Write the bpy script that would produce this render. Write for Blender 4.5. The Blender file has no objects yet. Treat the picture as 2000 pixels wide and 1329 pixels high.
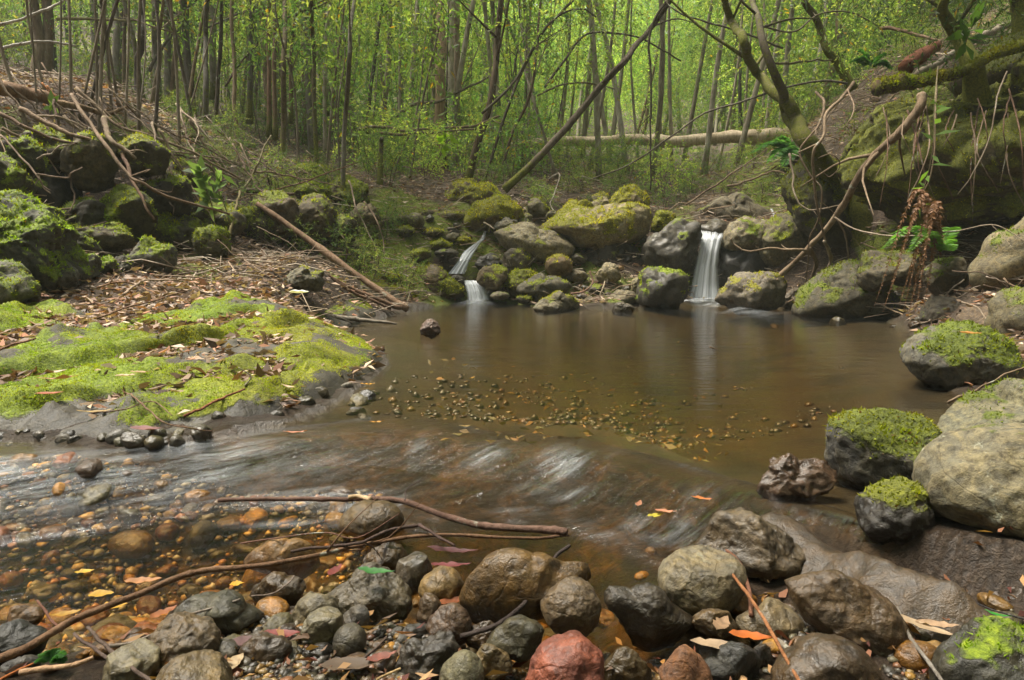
import bpy, math, random
import numpy as np
SC = bpy.context.scene
COL = SC.collection
rng = np.random.default_rng(7)
random.seed(7)

# ---------------------------------------------------------------- camera, sky, sun, exposure
PITCH, F, CH = math.radians(8.0), 1300.0, 0.70
cd = bpy.data.cameras.new('camera'); cam = bpy.data.objects.new('camera', cd); COL.objects.link(cam)
cam.location = (0, 0, CH); cam.rotation_euler = (math.pi/2 - PITCH, 0, 0)
cd.sensor_width = 36.0; cd.lens = 36.0*F/2000; cd.clip_start = 0.05; cd.clip_end = 400
SC.camera = cam
W = bpy.data.worlds.new('World'); SC.world = W; W.use_nodes = True
wn = W.node_tree; bg = wn.nodes['Background']
sky = wn.nodes.new('ShaderNodeTexSky'); sky.sky_type = 'NISHITA'; sky.sun_disc = False
SUN_EL, SUN_AZ = math.radians(68), math.radians(-80)      # azimuth from +Y towards +X
sky.sun_elevation = SUN_EL; sky.sun_rotation = SUN_AZ; sky.dust_density = 3.0; sky.air_density = 1.0
hs = wn.nodes.new('ShaderNodeHueSaturation'); hs.inputs['Saturation'].default_value = 0.22
wn.links.new(sky.outputs[0], hs.inputs['Color']); wn.links.new(hs.outputs[0], bg.inputs['Color'])
bg.inputs['Strength'].default_value = 0.085
sl = bpy.data.lights.new('sun', 'SUN'); so = bpy.data.objects.new('sun', sl); COL.objects.link(so)
sl.energy = 4.6; sl.angle = math.radians(22); sl.color = (1, .93, .80)
so.rotation_euler = (math.pi/2 - SUN_EL, 0, math.pi - SUN_AZ)
vs = SC.view_settings; vs.view_transform = 'Standard'; vs.look = 'None'; vs.gamma = 1.0; vs.use_curve_mapping = False
vs.exposure = 1.5
SC.render.engine = 'CYCLES'
cy = SC.cycles; cy.use_denoising = True; cy.max_bounces = 8; cy.diffuse_bounces = 3; cy.glossy_bounces = 2
cy.transmission_bounces = 4; cy.transparent_max_bounces = 10; cy.caustics_reflective = False; cy.caustics_refractive = False
cy.sample_clamp_indirect = 4.0
try: cy.use_adaptive_sampling = True; cy.adaptive_threshold = 0.02
except Exception: pass

# ---------------------------------------------------------------- photo pixel -> place
CP, SP = math.cos(PITCH), math.sin(PITCH)
def ray(px, py):
    cx, cyy = (np.asarray(px, float)-1000)/F, (664.5-np.asarray(py, float))/F
    return np.stack([cx, CP + cyy*SP, -SP + cyy*CP], -1)
def P(px, py, Y):
    d = ray(px, py); t = np.asarray(Y, float)/d[..., 1]
    p = d*t[..., None]; p[..., 2] += CH; return p
def PZ(px, py, z=0.0):
    d = ray(px, py); t = (z-CH)/d[..., 2]
    p = d*t[..., None]; p[..., 2] += CH; return p

# ---------------------------------------------------------------- noise
_perm = np.random.default_rng(3).permutation(256).astype(np.int64); _perm = np.concatenate([_perm, _perm, _perm])
_g = np.random.default_rng(4).normal(size=(256, 3)); _g /= np.linalg.norm(_g, axis=1)[:, None]
def perlin(p):
    p = np.asarray(p, float); i = np.floor(p).astype(np.int64); f = p - i; u = f*f*f*(f*(f*6-15)+10); i &= 255
    out = np.zeros(len(p))
    for dx in (0, 1):
        wx = u[:, 0] if dx else 1-u[:, 0]
        for dy in (0, 1):
            wy = u[:, 1] if dy else 1-u[:, 1]
            for dz in (0, 1):
                wz = u[:, 2] if dz else 1-u[:, 2]
                h = _perm[_perm[_perm[(i[:, 0]+dx) & 255] + ((i[:, 1]+dy) & 255)] + ((i[:, 2]+dz) & 255)]
                g = _g[h]
                out += wx*wy*wz*(g[:, 0]*(f[:, 0]-dx) + g[:, 1]*(f[:, 1]-dy) + g[:, 2]*(f[:, 2]-dz))
    return out*1.5
def fbm(p, oct=4, lac=2.1, gain=.5):
    p = np.asarray(p, float); a, s, out = 1.0, 1.0, 0
    for k in range(oct):
        out = out + a*perlin(p*s + 17.3*k); a *= gain; s *= lac
    return out
def sstep(a, b, x):
    t = np.clip((np.asarray(x, float)-a)/(b-a), 0, 1); return t*t*(3-2*t)

# ---------------------------------------------------------------- objects
def mk(name, verts, faces, mat=None, parent=None, loc=None, smooth=True, attrs=None, col=None, uv=None):
    """one mesh object; faces is an (n,k) array or a list; verts in world coordinates, stored relative to loc"""
    v = np.asarray(verts, np.float32)
    l = np.zeros(3) if loc is None else np.asarray(loc, float)
    base = np.asarray(parent['_o'], float) if parent is not None and '_o' in parent else np.zeros(3)
    me = bpy.data.meshes.new(name)
    if isinstance(faces, np.ndarray):
        n, k = faces.shape
        me.vertices.add(len(v)); me.vertices.foreach_set('co', (v - (l if parent is None else base)).astype(np.float32).ravel())
        me.loops.add(n*k); me.loops.foreach_set('vertex_index', faces.astype(np.int32).ravel())
        me.polygons.add(n); me.polygons.foreach_set('loop_start', np.arange(0, n*k, k, dtype=np.int32))
        try: me.polygons.foreach_set('loop_total', np.full(n, k, np.int32))
        except Exception: pass
        me.update(calc_edges=True)
    else:
        me.from_pydata((v - (l if parent is None else base)).tolist(), [], faces); me.update()
    if smooth: me.polygons.foreach_set('use_smooth', np.ones(len(me.polygons), bool))
    if attrs:
        for k_, a in attrs.items():
            a = np.asarray(a, np.float32)
            if a.ndim == 1:
                at = me.attributes.new(k_, 'FLOAT', 'POINT'); at.data.foreach_set('value', a)
            else:
                at = me.attributes.new(k_, 'FLOAT_COLOR', 'POINT')
                at.data.foreach_set('color', np.concatenate([a, np.ones((len(a), 1), np.float32)], 1).ravel())
    if uv is not None:
        ul = me.uv_layers.new(name='flow'); vi = np.empty(len(me.loops), np.int32); me.loops.foreach_get('vertex_index', vi)
        ul.data.foreach_set('uv', np.asarray(uv, np.float32)[vi].ravel())
    o = bpy.data.objects.new(name, me); COL.objects.link(o)
    if mat is not None: me.materials.append(mat)
    if parent is not None: o.parent = parent
    else: o.location = l
    if col is not None: o.color = col
    return o
def tag(o, label, cat, group=None, kind=None):
    o['label'] = label; o['category'] = cat
    if group: o['group'] = group
    if kind: o['kind'] = kind
    return o
def empty(name, loc):
    o = bpy.data.objects.new(name, None); COL.objects.link(o); o.location = loc; o['_o'] = [float(x) for x in loc]; return o
def dup(o, name=None, parent=None):
    c = o.copy(); COL.objects.link(c)
    if name: c.name = name
    if parent is not None: c.parent = parent
    for ch in list(o.children): dup(ch, None, c)
    return c

# ---------------------------------------------------------------- materials
def mat_new(name):
    m = bpy.data.materials.new(name); m.use_nodes = True; t = m.node_tree; t.nodes.clear(); return m, t
class N:
    """tiny node-tree writer"""
    def __init__(s, t): s.t = t
    def __call__(s, typ, ins=None, **kw):
        n = s.t.nodes.new('ShaderNode'+typ)
        for k, v in kw.items(): setattr(n, k, v)
        for k, v in (ins or {}).items():
            sock = n.inputs[k]
            if hasattr(v, 'is_linked') or isinstance(v, bpy.types.NodeSocket): s.t.links.new(v, sock)
            else: sock.default_value = v
        return n
    def mix(s, f, a, b, bt='MIX'):
        n = s('Mix', data_type='RGBA', blend_type=bt, clamp_factor=True)
        for sk, v in ((n.inputs[0], f), (n.inputs[6], a), (n.inputs[7], b)):
            if isinstance(v, bpy.types.NodeSocket): s.t.links.new(v, sk)
            else: sk.default_value = (*v, 1) if isinstance(v, tuple) and len(v) == 3 else v
        return n.outputs[2]
    def math(s, op, a, b=0.0, c=False):
        n = s('Math', operation=op, use_clamp=c)
        for sk, v in ((n.inputs[0], a), (n.inputs[1], b)):
            if isinstance(v, bpy.types.NodeSocket): s.t.links.new(v, sk)
            else: sk.default_value = v
        return n.outputs[0]
    def ramp(s, f, stops):
        n = s('ValToRGB', {'Fac': f}); e = n.color_ramp.elements
        while len(e) < len(stops): e.new(.5)
        for el, (p, c) in zip(e, stops):
            el.position = p; el.color = (*c, 1) if not isinstance(c, float) else (c, c, c, 1)
        return n.outputs[0]
    def noise(s, vec, scale, detail=4, rough=.55, dist=0.0):
        n = s('TexNoise', {'Vector': vec, 'Scale': scale, 'Detail': detail, 'Roughness': rough, 'Distortion': dist}); return n.outputs[0]
    def attr(s, name): return s('Attribute', attribute_name=name)
    def out(s, sh): s('OutputMaterial', {'Surface': sh})

def rock_material(name, wetdark=.42, tint=1.0):
    m, t = mat_new(name); n = N(t)
    pos = n('NewGeometry').outputs['Position']; oi = n('ObjectInfo')
    base = n.mix(1.0, oi.outputs['Color'], (.80, .775, .70), 'MULTIPLY')
    big = n.noise(pos, 3.5, 5, .6); fine = n.noise(pos, 45, 6, .7); sp = n.noise(pos, 170, 3, .6); mid = n.noise(pos, 13, 5, .65, 1.5)
    c = n.mix(n.ramp(big, [(.3, .0), (.7, 1.0)]), n.mix(1.0, base, (.5, .46, .40), 'MULTIPLY'), base)
    c = n.mix(n.ramp(mid, [(.42, .0), (.62, 1.0)]), c, n.mix(1.0, c, (1.5, 1.38, 1.1), 'MULTIPLY'))
    c = n.mix(n.ramp(fine, [(.35, 1.0), (.55, .0)]), c, n.mix(1.0, c, (.38, .36, .33), 'MULTIPLY'))
    c = n.mix(n.ramp(sp, [(.56, .0), (.68, .55)]), c, n.mix(1.0, c, (1.75, 1.7, 1.5), 'MULTIPLY'))
    cr = n.noise(pos, 2.6, 4, .6, .5); crk = n.ramp(n.math('ABSOLUTE', n.math('SUBTRACT', cr, .5)), [(.0, 1.0), (.009, .0)])
    c = n.mix(n.math('MULTIPLY', crk, n.math('MULTIPLY', big, .7)), c, n.mix(1.0, c, (.25, .23, .2), 'MULTIPLY'))
    # pale lichen blotches
    li = n.noise(pos, 6.5, 6, .75)
    c = n.mix(n.math('MULTIPLY', n.ramp(li, [(.60, .0), (.66, 1.0)]), n.math('MULTIPLY', n.attr('lichen').outputs['Fac'], .6)), c, (.36, .37, .28))
    wet = n.attr('wet').outputs['Fac']
    c = n.mix(wet, c, n.mix(1.0, c, (wetdark, wetdark*.9, wetdark*.75), 'MULTIPLY'))
    mo = n.attr('moss').outputs['Fac']
    mn = n.noise(pos, 34, 5, .7); mb = n.noise(pos, 5, 3, .6)
    mf = n.ramp(n.math('ADD', mo, n.math('MULTIPLY', n.math('SUBTRACT', mn, .5), .9)), [(.38, .0), (.58, 1.0)])
    tintc = n.attr('mtint').outputs['Fac']
    g = n.mix(tintc, n.ramp(n.noise(pos, 60, 4, .7), [(.25, (.022, .04, .003)), (.5, (.13, .19, .008)), (.75, (.27, .34, .014))]),
              n.ramp(n.noise(pos, 60, 4, .7), [(.25, (.05, .042, .004)), (.5, (.17, .15, .012)), (.75, (.33, .29, .02))]))
    g = n.mix(n.ramp(mb, [(.35, .0), (.65, 1.0)]), n.mix(1.0, g, (.6, .62, .55), 'MULTIPLY'), g)
    g = n.mix(1.0, g, n('CombineColor', {0: oi.outputs['Alpha'], 1: oi.outputs['Alpha'], 2: oi.outputs['Alpha']}).outputs[0], 'MULTIPLY')
    c = n.mix(mf, c, g)
    r = n.math('SUBTRACT', n.math('ADD', n.math('MULTIPLY', fine, .25), .68), n.math('MULTIPLY', wet, n.math('MULTIPLY', n.math('SUBTRACT', 1.0, mf), .46)), True)
    h = n.math('ADD', n.math('MULTIPLY', fine, .5), n.math('ADD', n.math('MULTIPLY', mid, .5), n.math('MULTIPLY', sp, .16)))
    h = n.math('SUBTRACT', h, n.math('MULTIPLY', crk, .10))
    h = n.math('ADD', h, n.math('MULTIPLY', mf, n.math('MULTIPLY', n.noise(pos, 120, 4, .7), .9)))
    b = n('Bump', {'Height': h, 'Strength': .62, 'Distance': .02})
    bs = n('BsdfPrincipled', {'Base Color': c, 'Roughness': r, 'Normal': b.outputs[0]}); bs.inputs['Specular IOR Level'].default_value = .45; t.links.new(n.math('MULTIPLY', n.math('MULTIPLY', wet, n.ramp(big, [(.35, .12), (.62, .55)])), n.math('SUBTRACT', 1.0, mf)), bs.inputs['Coat Weight']); b2 = n('Bump', {'Height': h, 'Strength': .4, 'Distance': .02}); t.links.new(b2.outputs[0], bs.inputs['Coat Normal']); bs.inputs['Coat Roughness'].default_value = .24; bs.inputs['Coat IOR'].default_value = 1.4
    n.out(bs.outputs[0]); return m
M = {}
M['rock'] = rock_material('river_rock')

def bark_material(name):
    m, t = mat_new(name); n = N(t)
    oi = n('ObjectInfo'); base = oi.outputs['Color']; pos = n('TexCoord').outputs['Object']
    st = n('Mapping', {'Vector': pos, 'Scale': (1, 1, .16)}).outputs[0]
    a = n.noise(st, 26, 6, .7, .6); big = n.noise(pos, 2.2, 4, .6); fine = n.noise(pos, 90, 4, .7)
    c = n.mix(n.ramp(a, [(.33, .0), (.62, 1.0)]), n.mix(1.0, base, (.48, .44, .39), 'MULTIPLY'), base)
    c = n.mix(n.ramp(big, [(.38, .0), (.62, 1.0)]), c, n.mix(1.0, c, (.62, .58, .55), 'MULTIPLY'))
    lich = n.ramp(n.noise(pos, 7, 5, .7), [(.62, .0), (.66, .7)])
    c = n.mix(lich, c, (.33, .35, .28))
    c = n.mix(n.ramp(fine, [(.3, .5), (.5, .0)]), c, n.mix(1.0, c, (.4, .38, .35), 'MULTIPLY'))
    mo = n.attr('moss').outputs['Fac']
    mf = n.ramp(n.math('ADD', mo, n.math('MULTIPLY', n.math('SUBTRACT', n.noise(pos, 14, 5, .7), .5), 1.3)), [(.42, .0), (.62, 1.0)])
    c = n.mix(mf, c, n.ramp(n.noise(pos, 55, 4, .7), [(.28, (.025, .03, .004)), (.5, (.10, .105, .012)), (.75, (.19, .18, .02))]))
    b = n('Bump', {'Height': n.math('ADD', a, n.math('MULTIPLY', fine, .4)), 'Strength': .8, 'Distance': .015})
    bs = n('BsdfPrincipled', {'Base Color': c, 'Roughness': .85, 'Normal': b.outputs[0]}); bs.inputs['Specular IOR Level'].default_value = .25
    n.out(bs.outputs[0]); return m
M['bark'] = bark_material('bark')

def leaf_material(name, trans=.5, rough=.45):
    """green foliage: the colour of each leaf is its own attribute, times the colour of the plant"""
    m, t = mat_new(name); n = N(t)
    c = n.mix(1.0, n.attr('tint').outputs['Color'], n('ObjectInfo').outputs['Color'], 'MULTIPLY')
    d = n('BsdfPrincipled', {'Base Color': c, 'Roughness': rough}); d.inputs['Specular IOR Level'].default_value = .35
    tr = n('BsdfTranslucent', {'Color': n.mix(1.0, c, (2.0, 2.0, .85), 'MULTIPLY')})
    n.out(n('MixShader', {0: trans, 1: d.outputs[0], 2: tr.outputs[0]}).outputs[0]); return m
M['leaf'] = leaf_material('green_leaf', .55)
M['moss'] = leaf_material('moss_fuzz', .35, .8)
M['dry'] = leaf_material('dry_leaf', .15, .6)

def plain_attr_material(name, rough=.8, spec=.3):
    m, t = mat_new(name); n = N(t)
    pos = n('NewGeometry').outputs['Position']
    c = n.mix(1.0, n.attr('tint').outputs['Color'], n('ObjectInfo').outputs['Color'], 'MULTIPLY')
    c = n.mix(n.ramp(n.noise(pos, 60, 4, .7), [(.3, .0), (.6, 1.0)]), n.mix(1.0, c, (.5, .48, .45), 'MULTIPLY'), c)
    b = n('Bump', {'Height': n.noise(pos, 140, 4, .7), 'Strength': .5, 'Distance': .004})
    bs = n('BsdfPrincipled', {'Base Color': c, 'Roughness': rough, 'Normal': b.outputs[0]}); bs.inputs['Specular IOR Level'].default_value = spec
    n.out(bs.outputs[0]); return m
M['wood'] = plain_attr_material('dead_wood', .75)
M['gravel'] = plain_attr_material('wet_gravel', .35, .5)

def ground_material():
    m, t = mat_new('ground_soil'); n = N(t)
    pos = n('NewGeometry').outputs['Position']
    a = n.noise(pos, 4, 5, .65); f = n.noise(pos, 55, 6, .75); ff = n.noise(pos, 19, 5, .7, 1.0)
    soil = n.ramp(f, [(.25, (.018, .012, .008)), (.5, (.085, .058, .038)), (.72, (.20, .145, .10))])
    soil = n.mix(n.ramp(a, [(.35, .0), (.65, 1.0)]), n.mix(1.0, soil, (.6, .55, .5), 'MULTIPLY'), soil)
    soil = n.mix(n.ramp(ff, [(.56, .0), (.7, .8)]), soil, (.15, .10, .065))
    # pool bed: silt and algae
    silt = n.ramp(n.noise(pos, 2.2, 5, .6), [(.36, (.030, .025, .010)), (.52, (.115, .085, .034)), (.66, (.055, .058, .02))])
    silt = n.mix(n.ramp(f, [(.3, .7), (.5, .0)]), silt, n.mix(1.0, silt, (.55, .52, .45), 'MULTIPLY'))
    ramp_ = n.attr('algae').outputs['Fac']
    alg = n.ramp(n.math('ADD', n.math('MULTIPLY', ff, .5), n.math('MULTIPLY', n.noise(pos, 6, 5, .7), .5)), [(.33, (.02, .028, .006)), (.48, (.10, .065, .018)), (.56, (.24, .125, .028)), (.68, (.38, .19, .035))])
    silt = n.mix(ramp_, silt, alg)
    bed = n.attr('bed').outputs['Fac']
    c = n.mix(bed, soil, silt)
    wet = n.attr('wet').outputs['Fac']
    c = n.mix(wet, c, n.mix(1.0, c, (.5, .48, .44), 'MULTIPLY'))
    mo = n.attr('moss').outputs['Fac']
    mf = n.ramp(n.math('ADD', mo, n.math('MULTIPLY', n.math('SUBTRACT', f, .5), .9)), [(.42, .0), (.58, 1.0)])
    c = n.mix(mf, c, n.ramp(n.noise(pos, 70, 4, .7), [(.25, (.03, .04, .004)), (.5, (.12, .15, .01)), (.75, (.24, .27, .018))]))
    r = n.math('SUBTRACT', .9, n.math('MULTIPLY', wet, .55))
    b = n('Bump', {'Height': n.math('ADD', f, ff), 'Strength': .9, 'Distance': .03})
    bs = n('BsdfPrincipled', {'Base Color': c, 'Roughness': r, 'Normal': b.outputs[0]}); bs.inputs['Specular IOR Level'].default_value = .5
    n.out(bs.outputs[0]); return m
M['ground'] = ground_material()

def water_material():
    m, t = mat_new('stream_water'); n = N(t)
    uv = n('UVMap', uv_map='flow').outputs[0]; pos = n('NewGeometry').outputs['Position']
    depth = n.attr('depth').outputs['Fac']; foam = n.attr('foam').outputs['Fac']; rip = n.attr('rip').outputs['Fac']
    tint = n.ramp(n.math('MULTIPLY', depth, 3.0, True), [(0, (.97, .93, .84)), (.45, (.80, .64, .37)), (1, (.36, .28, .135))])
    st = n('Mapping', {'Vector': uv, 'Scale': (3.0, 26.0, 1)}).outputs[0]
    s1 = n.noise(st, 1.0, 6, .62, .7); s2 = n.noise(n('Mapping', {'Vector': uv, 'Scale': (7, 70, 1)}).outputs[0], 1.0, 4, .6, .5)
    calm = n.noise(n('Mapping', {'Vector': pos, 'Scale': (1.2, 5, 1)}).outputs[0], 2.2, 4, .6, .4)
    h = n.math('ADD', n.math('MULTIPLY', calm, n.math('ADD', .10, n.math('MULTIPLY', rip, .3))), n.math('MULTIPLY', n.math('ADD', s1, n.math('MULTIPLY', s2, .35)), n.math('MULTIPLY', rip, .9)))
    b = n('Bump', {'Height': h, 'Strength': 1.0, 'Distance': .06})
    fr = n('Fresnel', {'IOR': 1.33, 'Normal': b.outputs[0]}).outputs[0]
    gl = n('BsdfGlossy', {'Color': (.95, .97, 1, 1), 'Roughness': .13, 'Normal': b.outputs[0]}).outputs[0]
    tr = n('BsdfTransparent', {'Color': tint}).outputs[0]
    w = n('MixShader', {0: n.math('MULTIPLY', fr, .95, True), 1: tr, 2: gl}).outputs[0]
    fm = n.math('MULTIPLY', foam, n.ramp(n.math('ADD', n.math('MULTIPLY', s1, .8), n.math('MULTIPLY', s2, .2)), [(.40, .0), (.72, 1.0)]), True)
    white = n('BsdfDiffuse', {'Color': (.60, .63, .66, 1), 'Normal': b.outputs[0]}).outputs[0]  # foam white, lightened so its strands also pass for glints
    n.out(n('MixShader', {0: n.math('MULTIPLY', fm, .85, True), 1: w, 2: white}).outputs[0]); return m
M['water'] = water_material()
def fall_material():
    m, t = mat_new('falling_water'); n = N(t)
    uv = n('UVMap', uv_map='flow').outputs[0]
    s = n.noise(n('Mapping', {'Vector': uv, 'Scale': (14, .7, 1)}).outputs[0], 1.0, 6, .65, .3)
    s2 = n.noise(n('Mapping', {'Vector': uv, 'Scale': (45, 1.1, 1)}).outputs[0], 1.0, 4, .6, .2)
    d = n.attr('foam').outputs['Fac']
    a = n.math('MULTIPLY', d, n.ramp(n.math('ADD', n.math('MULTIPLY', s, .65), n.math('MULTIPLY', s2, .35)), [(.34, .12), (.58, 1.0)]), True)
    b = n('Bump', {'Height': s, 'Strength': .5, 'Distance': .03}).outputs[0]
    wh = n('MixShader', {0: .4, 1: n('BsdfDiffuse', {'Color': (.80, .83, .86, 1), 'Normal': b}).outputs[0], 2: n('BsdfTranslucent', {'Color': (.80, .83, .86, 1)}).outputs[0]}).outputs[0]
    fr = n('Fresnel', {'IOR': 1.33, 'Normal': b}).outputs[0]
    cl = n('MixShader', {0: n.math('MULTIPLY', fr, .8), 1: n('BsdfTransparent', {'Color': (.93, .94, .95, 1)}).outputs[0], 2: n('BsdfGlossy', {'Roughness': .2, 'Normal': b}).outputs[0]}).outputs[0]
    n.out(n('MixShader', {0: a, 1: cl, 2: wh}).outputs[0]); return m
M['fall'] = fall_material()
# ---------------------------------------------------------------- terrain
DROP = 0.12
def lipcurve(pts, z):
    w = np.array([PZ(a, b, z) for a, b in pts]); o = np.argsort(w[:, 0]); return w[o, 0], w[o, 1]
LIPX, LIPY = lipcurve([(-700,915),(-300,912),(0,905),(250,878),(430,853),(600,838),(750,818),(850,830),(950,850),(1130,865),(1250,895),(1400,935),(1620,995),(1900,1080),(2300,1150)], 0)
FOX, FOY = lipcurve([(-700,1070),(-300,1060),(0,1030),(300,985),(480,958),(620,950),(780,965),(870,985),(960,978),(1100,990),(1200,1025),(1300,1065),(1400,1095),(1620,1130),(1900,1180),(2300,1250)], -DROP)
def s_of(x, y):
    a, b = np.interp(x, LIPX, LIPY), np.interp(x, FOX, FOY)
    return (a-y)/np.maximum(a-b, .05)
def water_z(x, y):
    s = s_of(x, y)
    return -DROP*sstep(0, 1.05, s) - .02*sstep(1, 6, s)
WPX = [(-900,1300,1),(-500,1300,1),(-100,1330,1),(100,1290,1),(250,1250,1),(420,1215,1),(560,1190,1),(700,1190,1),(840,1250,1),(960,1330,1),(1100,1345,1),(1300,1345,1),(1480,1320,1),(1500,1240,1),(1400,1180,1),(1380,1090,1),(1420,1010,0),(1500,985,0),(1620,1005,0),(1720,1040,0),(1800,1010,0),(1850,940,0),(1870,860,0),(1880,780,0),(1800,720,0),(1780,650,0),(1700,608,0),(1560,597,0),(1420,589,0),(1350,591,0),(1200,602,0),(1100,606,0),(1000,593,0),(900,591,0),(800,606,0),(720,628,0),(650,638,0),(640,652,0),(700,668,0),(752,690,0),(760,712,0),(720,748,0),(640,795,0),(560,825,0),(450,850,0),(340,868,0),(200,880,0),(100,862,0),(-100,850,0),(-400,860,0),(-900,880,0)]
WPOLY = np.array([PZ(a, b, -DROP if k else 0.0)[:2] for a, b, k in WPX])
def poly_sd(x, y, poly):
    """signed distance to a polygon, positive inside"""
    p = np.stack([x, y], 1); d = np.full(len(p), 1e9); ins = np.zeros(len(p), bool)
    for i in range(len(poly)):
        a, b = poly[i], poly[(i+1) % len(poly)]; e = b-a; w = p-a
        t = np.clip((w@e)/max(e@e, 1e-12), 0, 1); q = w - t[:, None]*e
        d = np.minimum(d, (q*q).sum(1))
        c = (a[1] <= p[:, 1]) != (b[1] <= p[:, 1])
        xi = a[0] + (p[:, 1]-a[1])*(e[0]/(e[1] if abs(e[1]) > 1e-12 else 1e-12))
        ins ^= c & (p[:, 0] < xi)
    return np.sqrt(d)*np.where(ins, 1, -1)
CTRL = [  # photo px, py, distance ahead
 (0,180,7.2),(100,235,7.0),(250,265,7.3),(350,330,7.6),(480,380,8.2),(600,385,8.6),(700,400,9),(850,380,10),(1000,378,10.5),(1150,380,10.8),(1300,390,10.8),(1450,395,10.2),(1550,400,9.5),
 (0,150,10),(150,200,10),(300,245,11),(500,310,11),(650,340,11.5),(850,335,13),(1050,335,13.5),(1300,338,14.5),(1500,325,14),(-300,120,8),(-300,60,12),
 (0,100,18),(300,190,18),(700,240,20),(1100,272,20),(1500,262,20),(1800,100,14),(2000,30,12),(1700,150,10.5),
 (0,0,35),(500,120,35),(1000,200,35),(1500,200,35),(2000,0,30),(1000,120,72),(0,-60,72),(2000,-80,72),(500,60,55),(1500,110,55),
 (1100,520,8.8),(1100,440,9.6),(1000,400,10),(870,480,8.8),(760,500,8.3),(730,570,7.6),(1390,446,9.2),(1390,520,8.95),(1600,480,8.3),(1600,560,8.15),(1200,500,8.9),(1200,560,8.4),(960,540,8.3),(830,560,8.1),
 (1650,470,7.6),(1800,480,7.2),(2000,450,6.8),(1750,560,6.7),(1850,565,5.6),(1950,550,5.4),(2000,640,4.4),(1900,640,4.9),(2150,600,4.6),(1950,770,3.2),(2100,760,3.1),(2150,900,2.4),
 (1750,240,8.3),(1900,190,8.0),(2000,140,7.9),(2250,80,7.6),(1650,300,8.6),
 (0,830,2.6),(0,760,2.9),(0,700,3.3),(0,640,3.9),(0,600,4.4),(60,590,4.6),(200,800,2.75),(200,740,3.1),(200,680,3.6),(200,620,4.3),(200,585,4.9),
 (400,760,2.9),(400,700,3.4),(400,640,4.2),(400,590,5.0),(350,540,5.9),(600,700,3.5),(620,650,4.1),(600,600,4.9),(600,540,5.9),(600,515,6.4),(500,510,6.6),(450,515,6.3),
 (690,610,5.6),(700,590,6.2),(650,560,5.8),(680,690,3.8),(150,560,5.0),(200,520,5.95),(300,525,5.9),(300,505,6.4),(420,500,6.7),(520,495,7.5),(650,490,7.9),
 (200,430,6.75),(60,420,5.6),(-150,400,5.3),(-150,600,4.0),(350,430,7.15),(500,440,7.85),(600,445,8.2),(-400,700,3.2),(-400,800,2.7)]
cw = [P(*c) for c in CTRL] + [PZ(a, b, -.10) for a, b in ((300,1300),(800,1290),(1300,1360),(1800,1290),(1700,1190),(2100,1200),(1900,1120),(2000,1060),(2100,1080))]
cw += [np.array(v, float) for v in ((3,1.5,.4),(3,0,.5),(2.2,1.2,.05),(-3,1.2,-.2),(-3.2,0,-.1),(0,.2,-.05),(.8,.4,-.02),(0,-3,.15),(3,-3,.8),(-3,-3,.4),(-25,-25,6),(25,-25,6),(0,-25,3),(55,10,20),(-55,10,18),(20,8,9),(-16,8,5.5),(60,72,30),(-60,72,26),(-7,4,2.4),(7,4,3.0))]
cw = np.array(cw)
def _k(r2): return .5*r2*np.log(np.maximum(r2, 1e-12))
n_ = len(cw); A = np.zeros((n_+3, n_+3)); d_ = cw[:, None, :2]-cw[None, :, :2]; A[:n_, :n_] = _k((d_**2).sum(-1)) + np.eye(n_)*.02
A[:n_, n_] = 1; A[:n_, n_+1:] = cw[:, :2]; A[n_:, :n_] = A[:n_, n_:].T
_w = np.linalg.solve(A, np.concatenate([cw[:, 2], np.zeros(3)]))
def tps(x, y):
    out = np.empty(len(x))
    for i in range(0, len(x), 20000):
        xx, yy = x[i:i+20000], y[i:i+20000]
        r2 = (xx[:, None]-cw[None, :, 0])**2 + (yy[:, None]-cw[None, :, 1])**2
        out[i:i+20000] = _k(r2)@_w[:n_] + _w[n_] + _w[n_+1]*xx + _w[n_+2]*yy
    return out
def terrain(x, y, want=False):
    x = np.asarray(x, float).ravel(); y = np.asarray(y, float).ravel()
    z0 = tps(x, y); near = (np.abs(x) < 14) & (y > -4) & (y < 14)
    sd = np.full(len(x), -9.0); sd[near] = poly_sd(x[near], y[near], WPOLY)
    wz = water_z(x, y); s = s_of(x, y)
    dep = np.where(s > .1, .03+.16*sstep(0, .45, sd), .02+.20*sstep(0, 1.4, sd)) 
    dep = np.where((s > -4.5) & (s <= .1), np.minimum(dep, .035+.19*sstep(-.1, -4.5, s)), dep)
    dep = np.where((s > .1) & (s < 1.1), .028, dep)
    dep = np.where(s >= 1.1, .028 + (dep-.028)*sstep(1.1, 2.2, s), dep)
    zin = wz - dep
    t = sstep(0, .55, -sd)
    zout = (wz + .012 + .16*np.clip(-sd, 0, 3))*(1-t) + np.maximum(z0, wz-.0+.015)*t
    zout = np.where(-sd > 3, z0, zout)
    z = np.where(sd > 0, zin, zout)
    q = np.stack([x, y, np.zeros_like(x)], 1)
    d = np.hypot(x, y)
    z = z + np.where(sd > 0, .012, 1.0)*(fbm(q*1.1, 3)*.10*sstep(3, 9, d) + fbm(q*5, 3)*.018)
    if want: return z, sd, wz, s
    return z
def hit(px, py, far=60):
    """first point of the ground seen through a photo pixel"""
    Ys = np.concatenate([np.linspace(.9, 12, 400), np.linspace(12.05, far, 300)])
    p = P(np.full(len(Ys), px), np.full(len(Ys), py), Ys); z = terrain(p[:, 0], p[:, 1])
    k = np.nonzero(p[:, 2] <= z)[0]
    return p[k[0]] if len(k) else p[-1]
def ground_z(x, y): return float(terrain([x], [y])[0])

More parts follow.
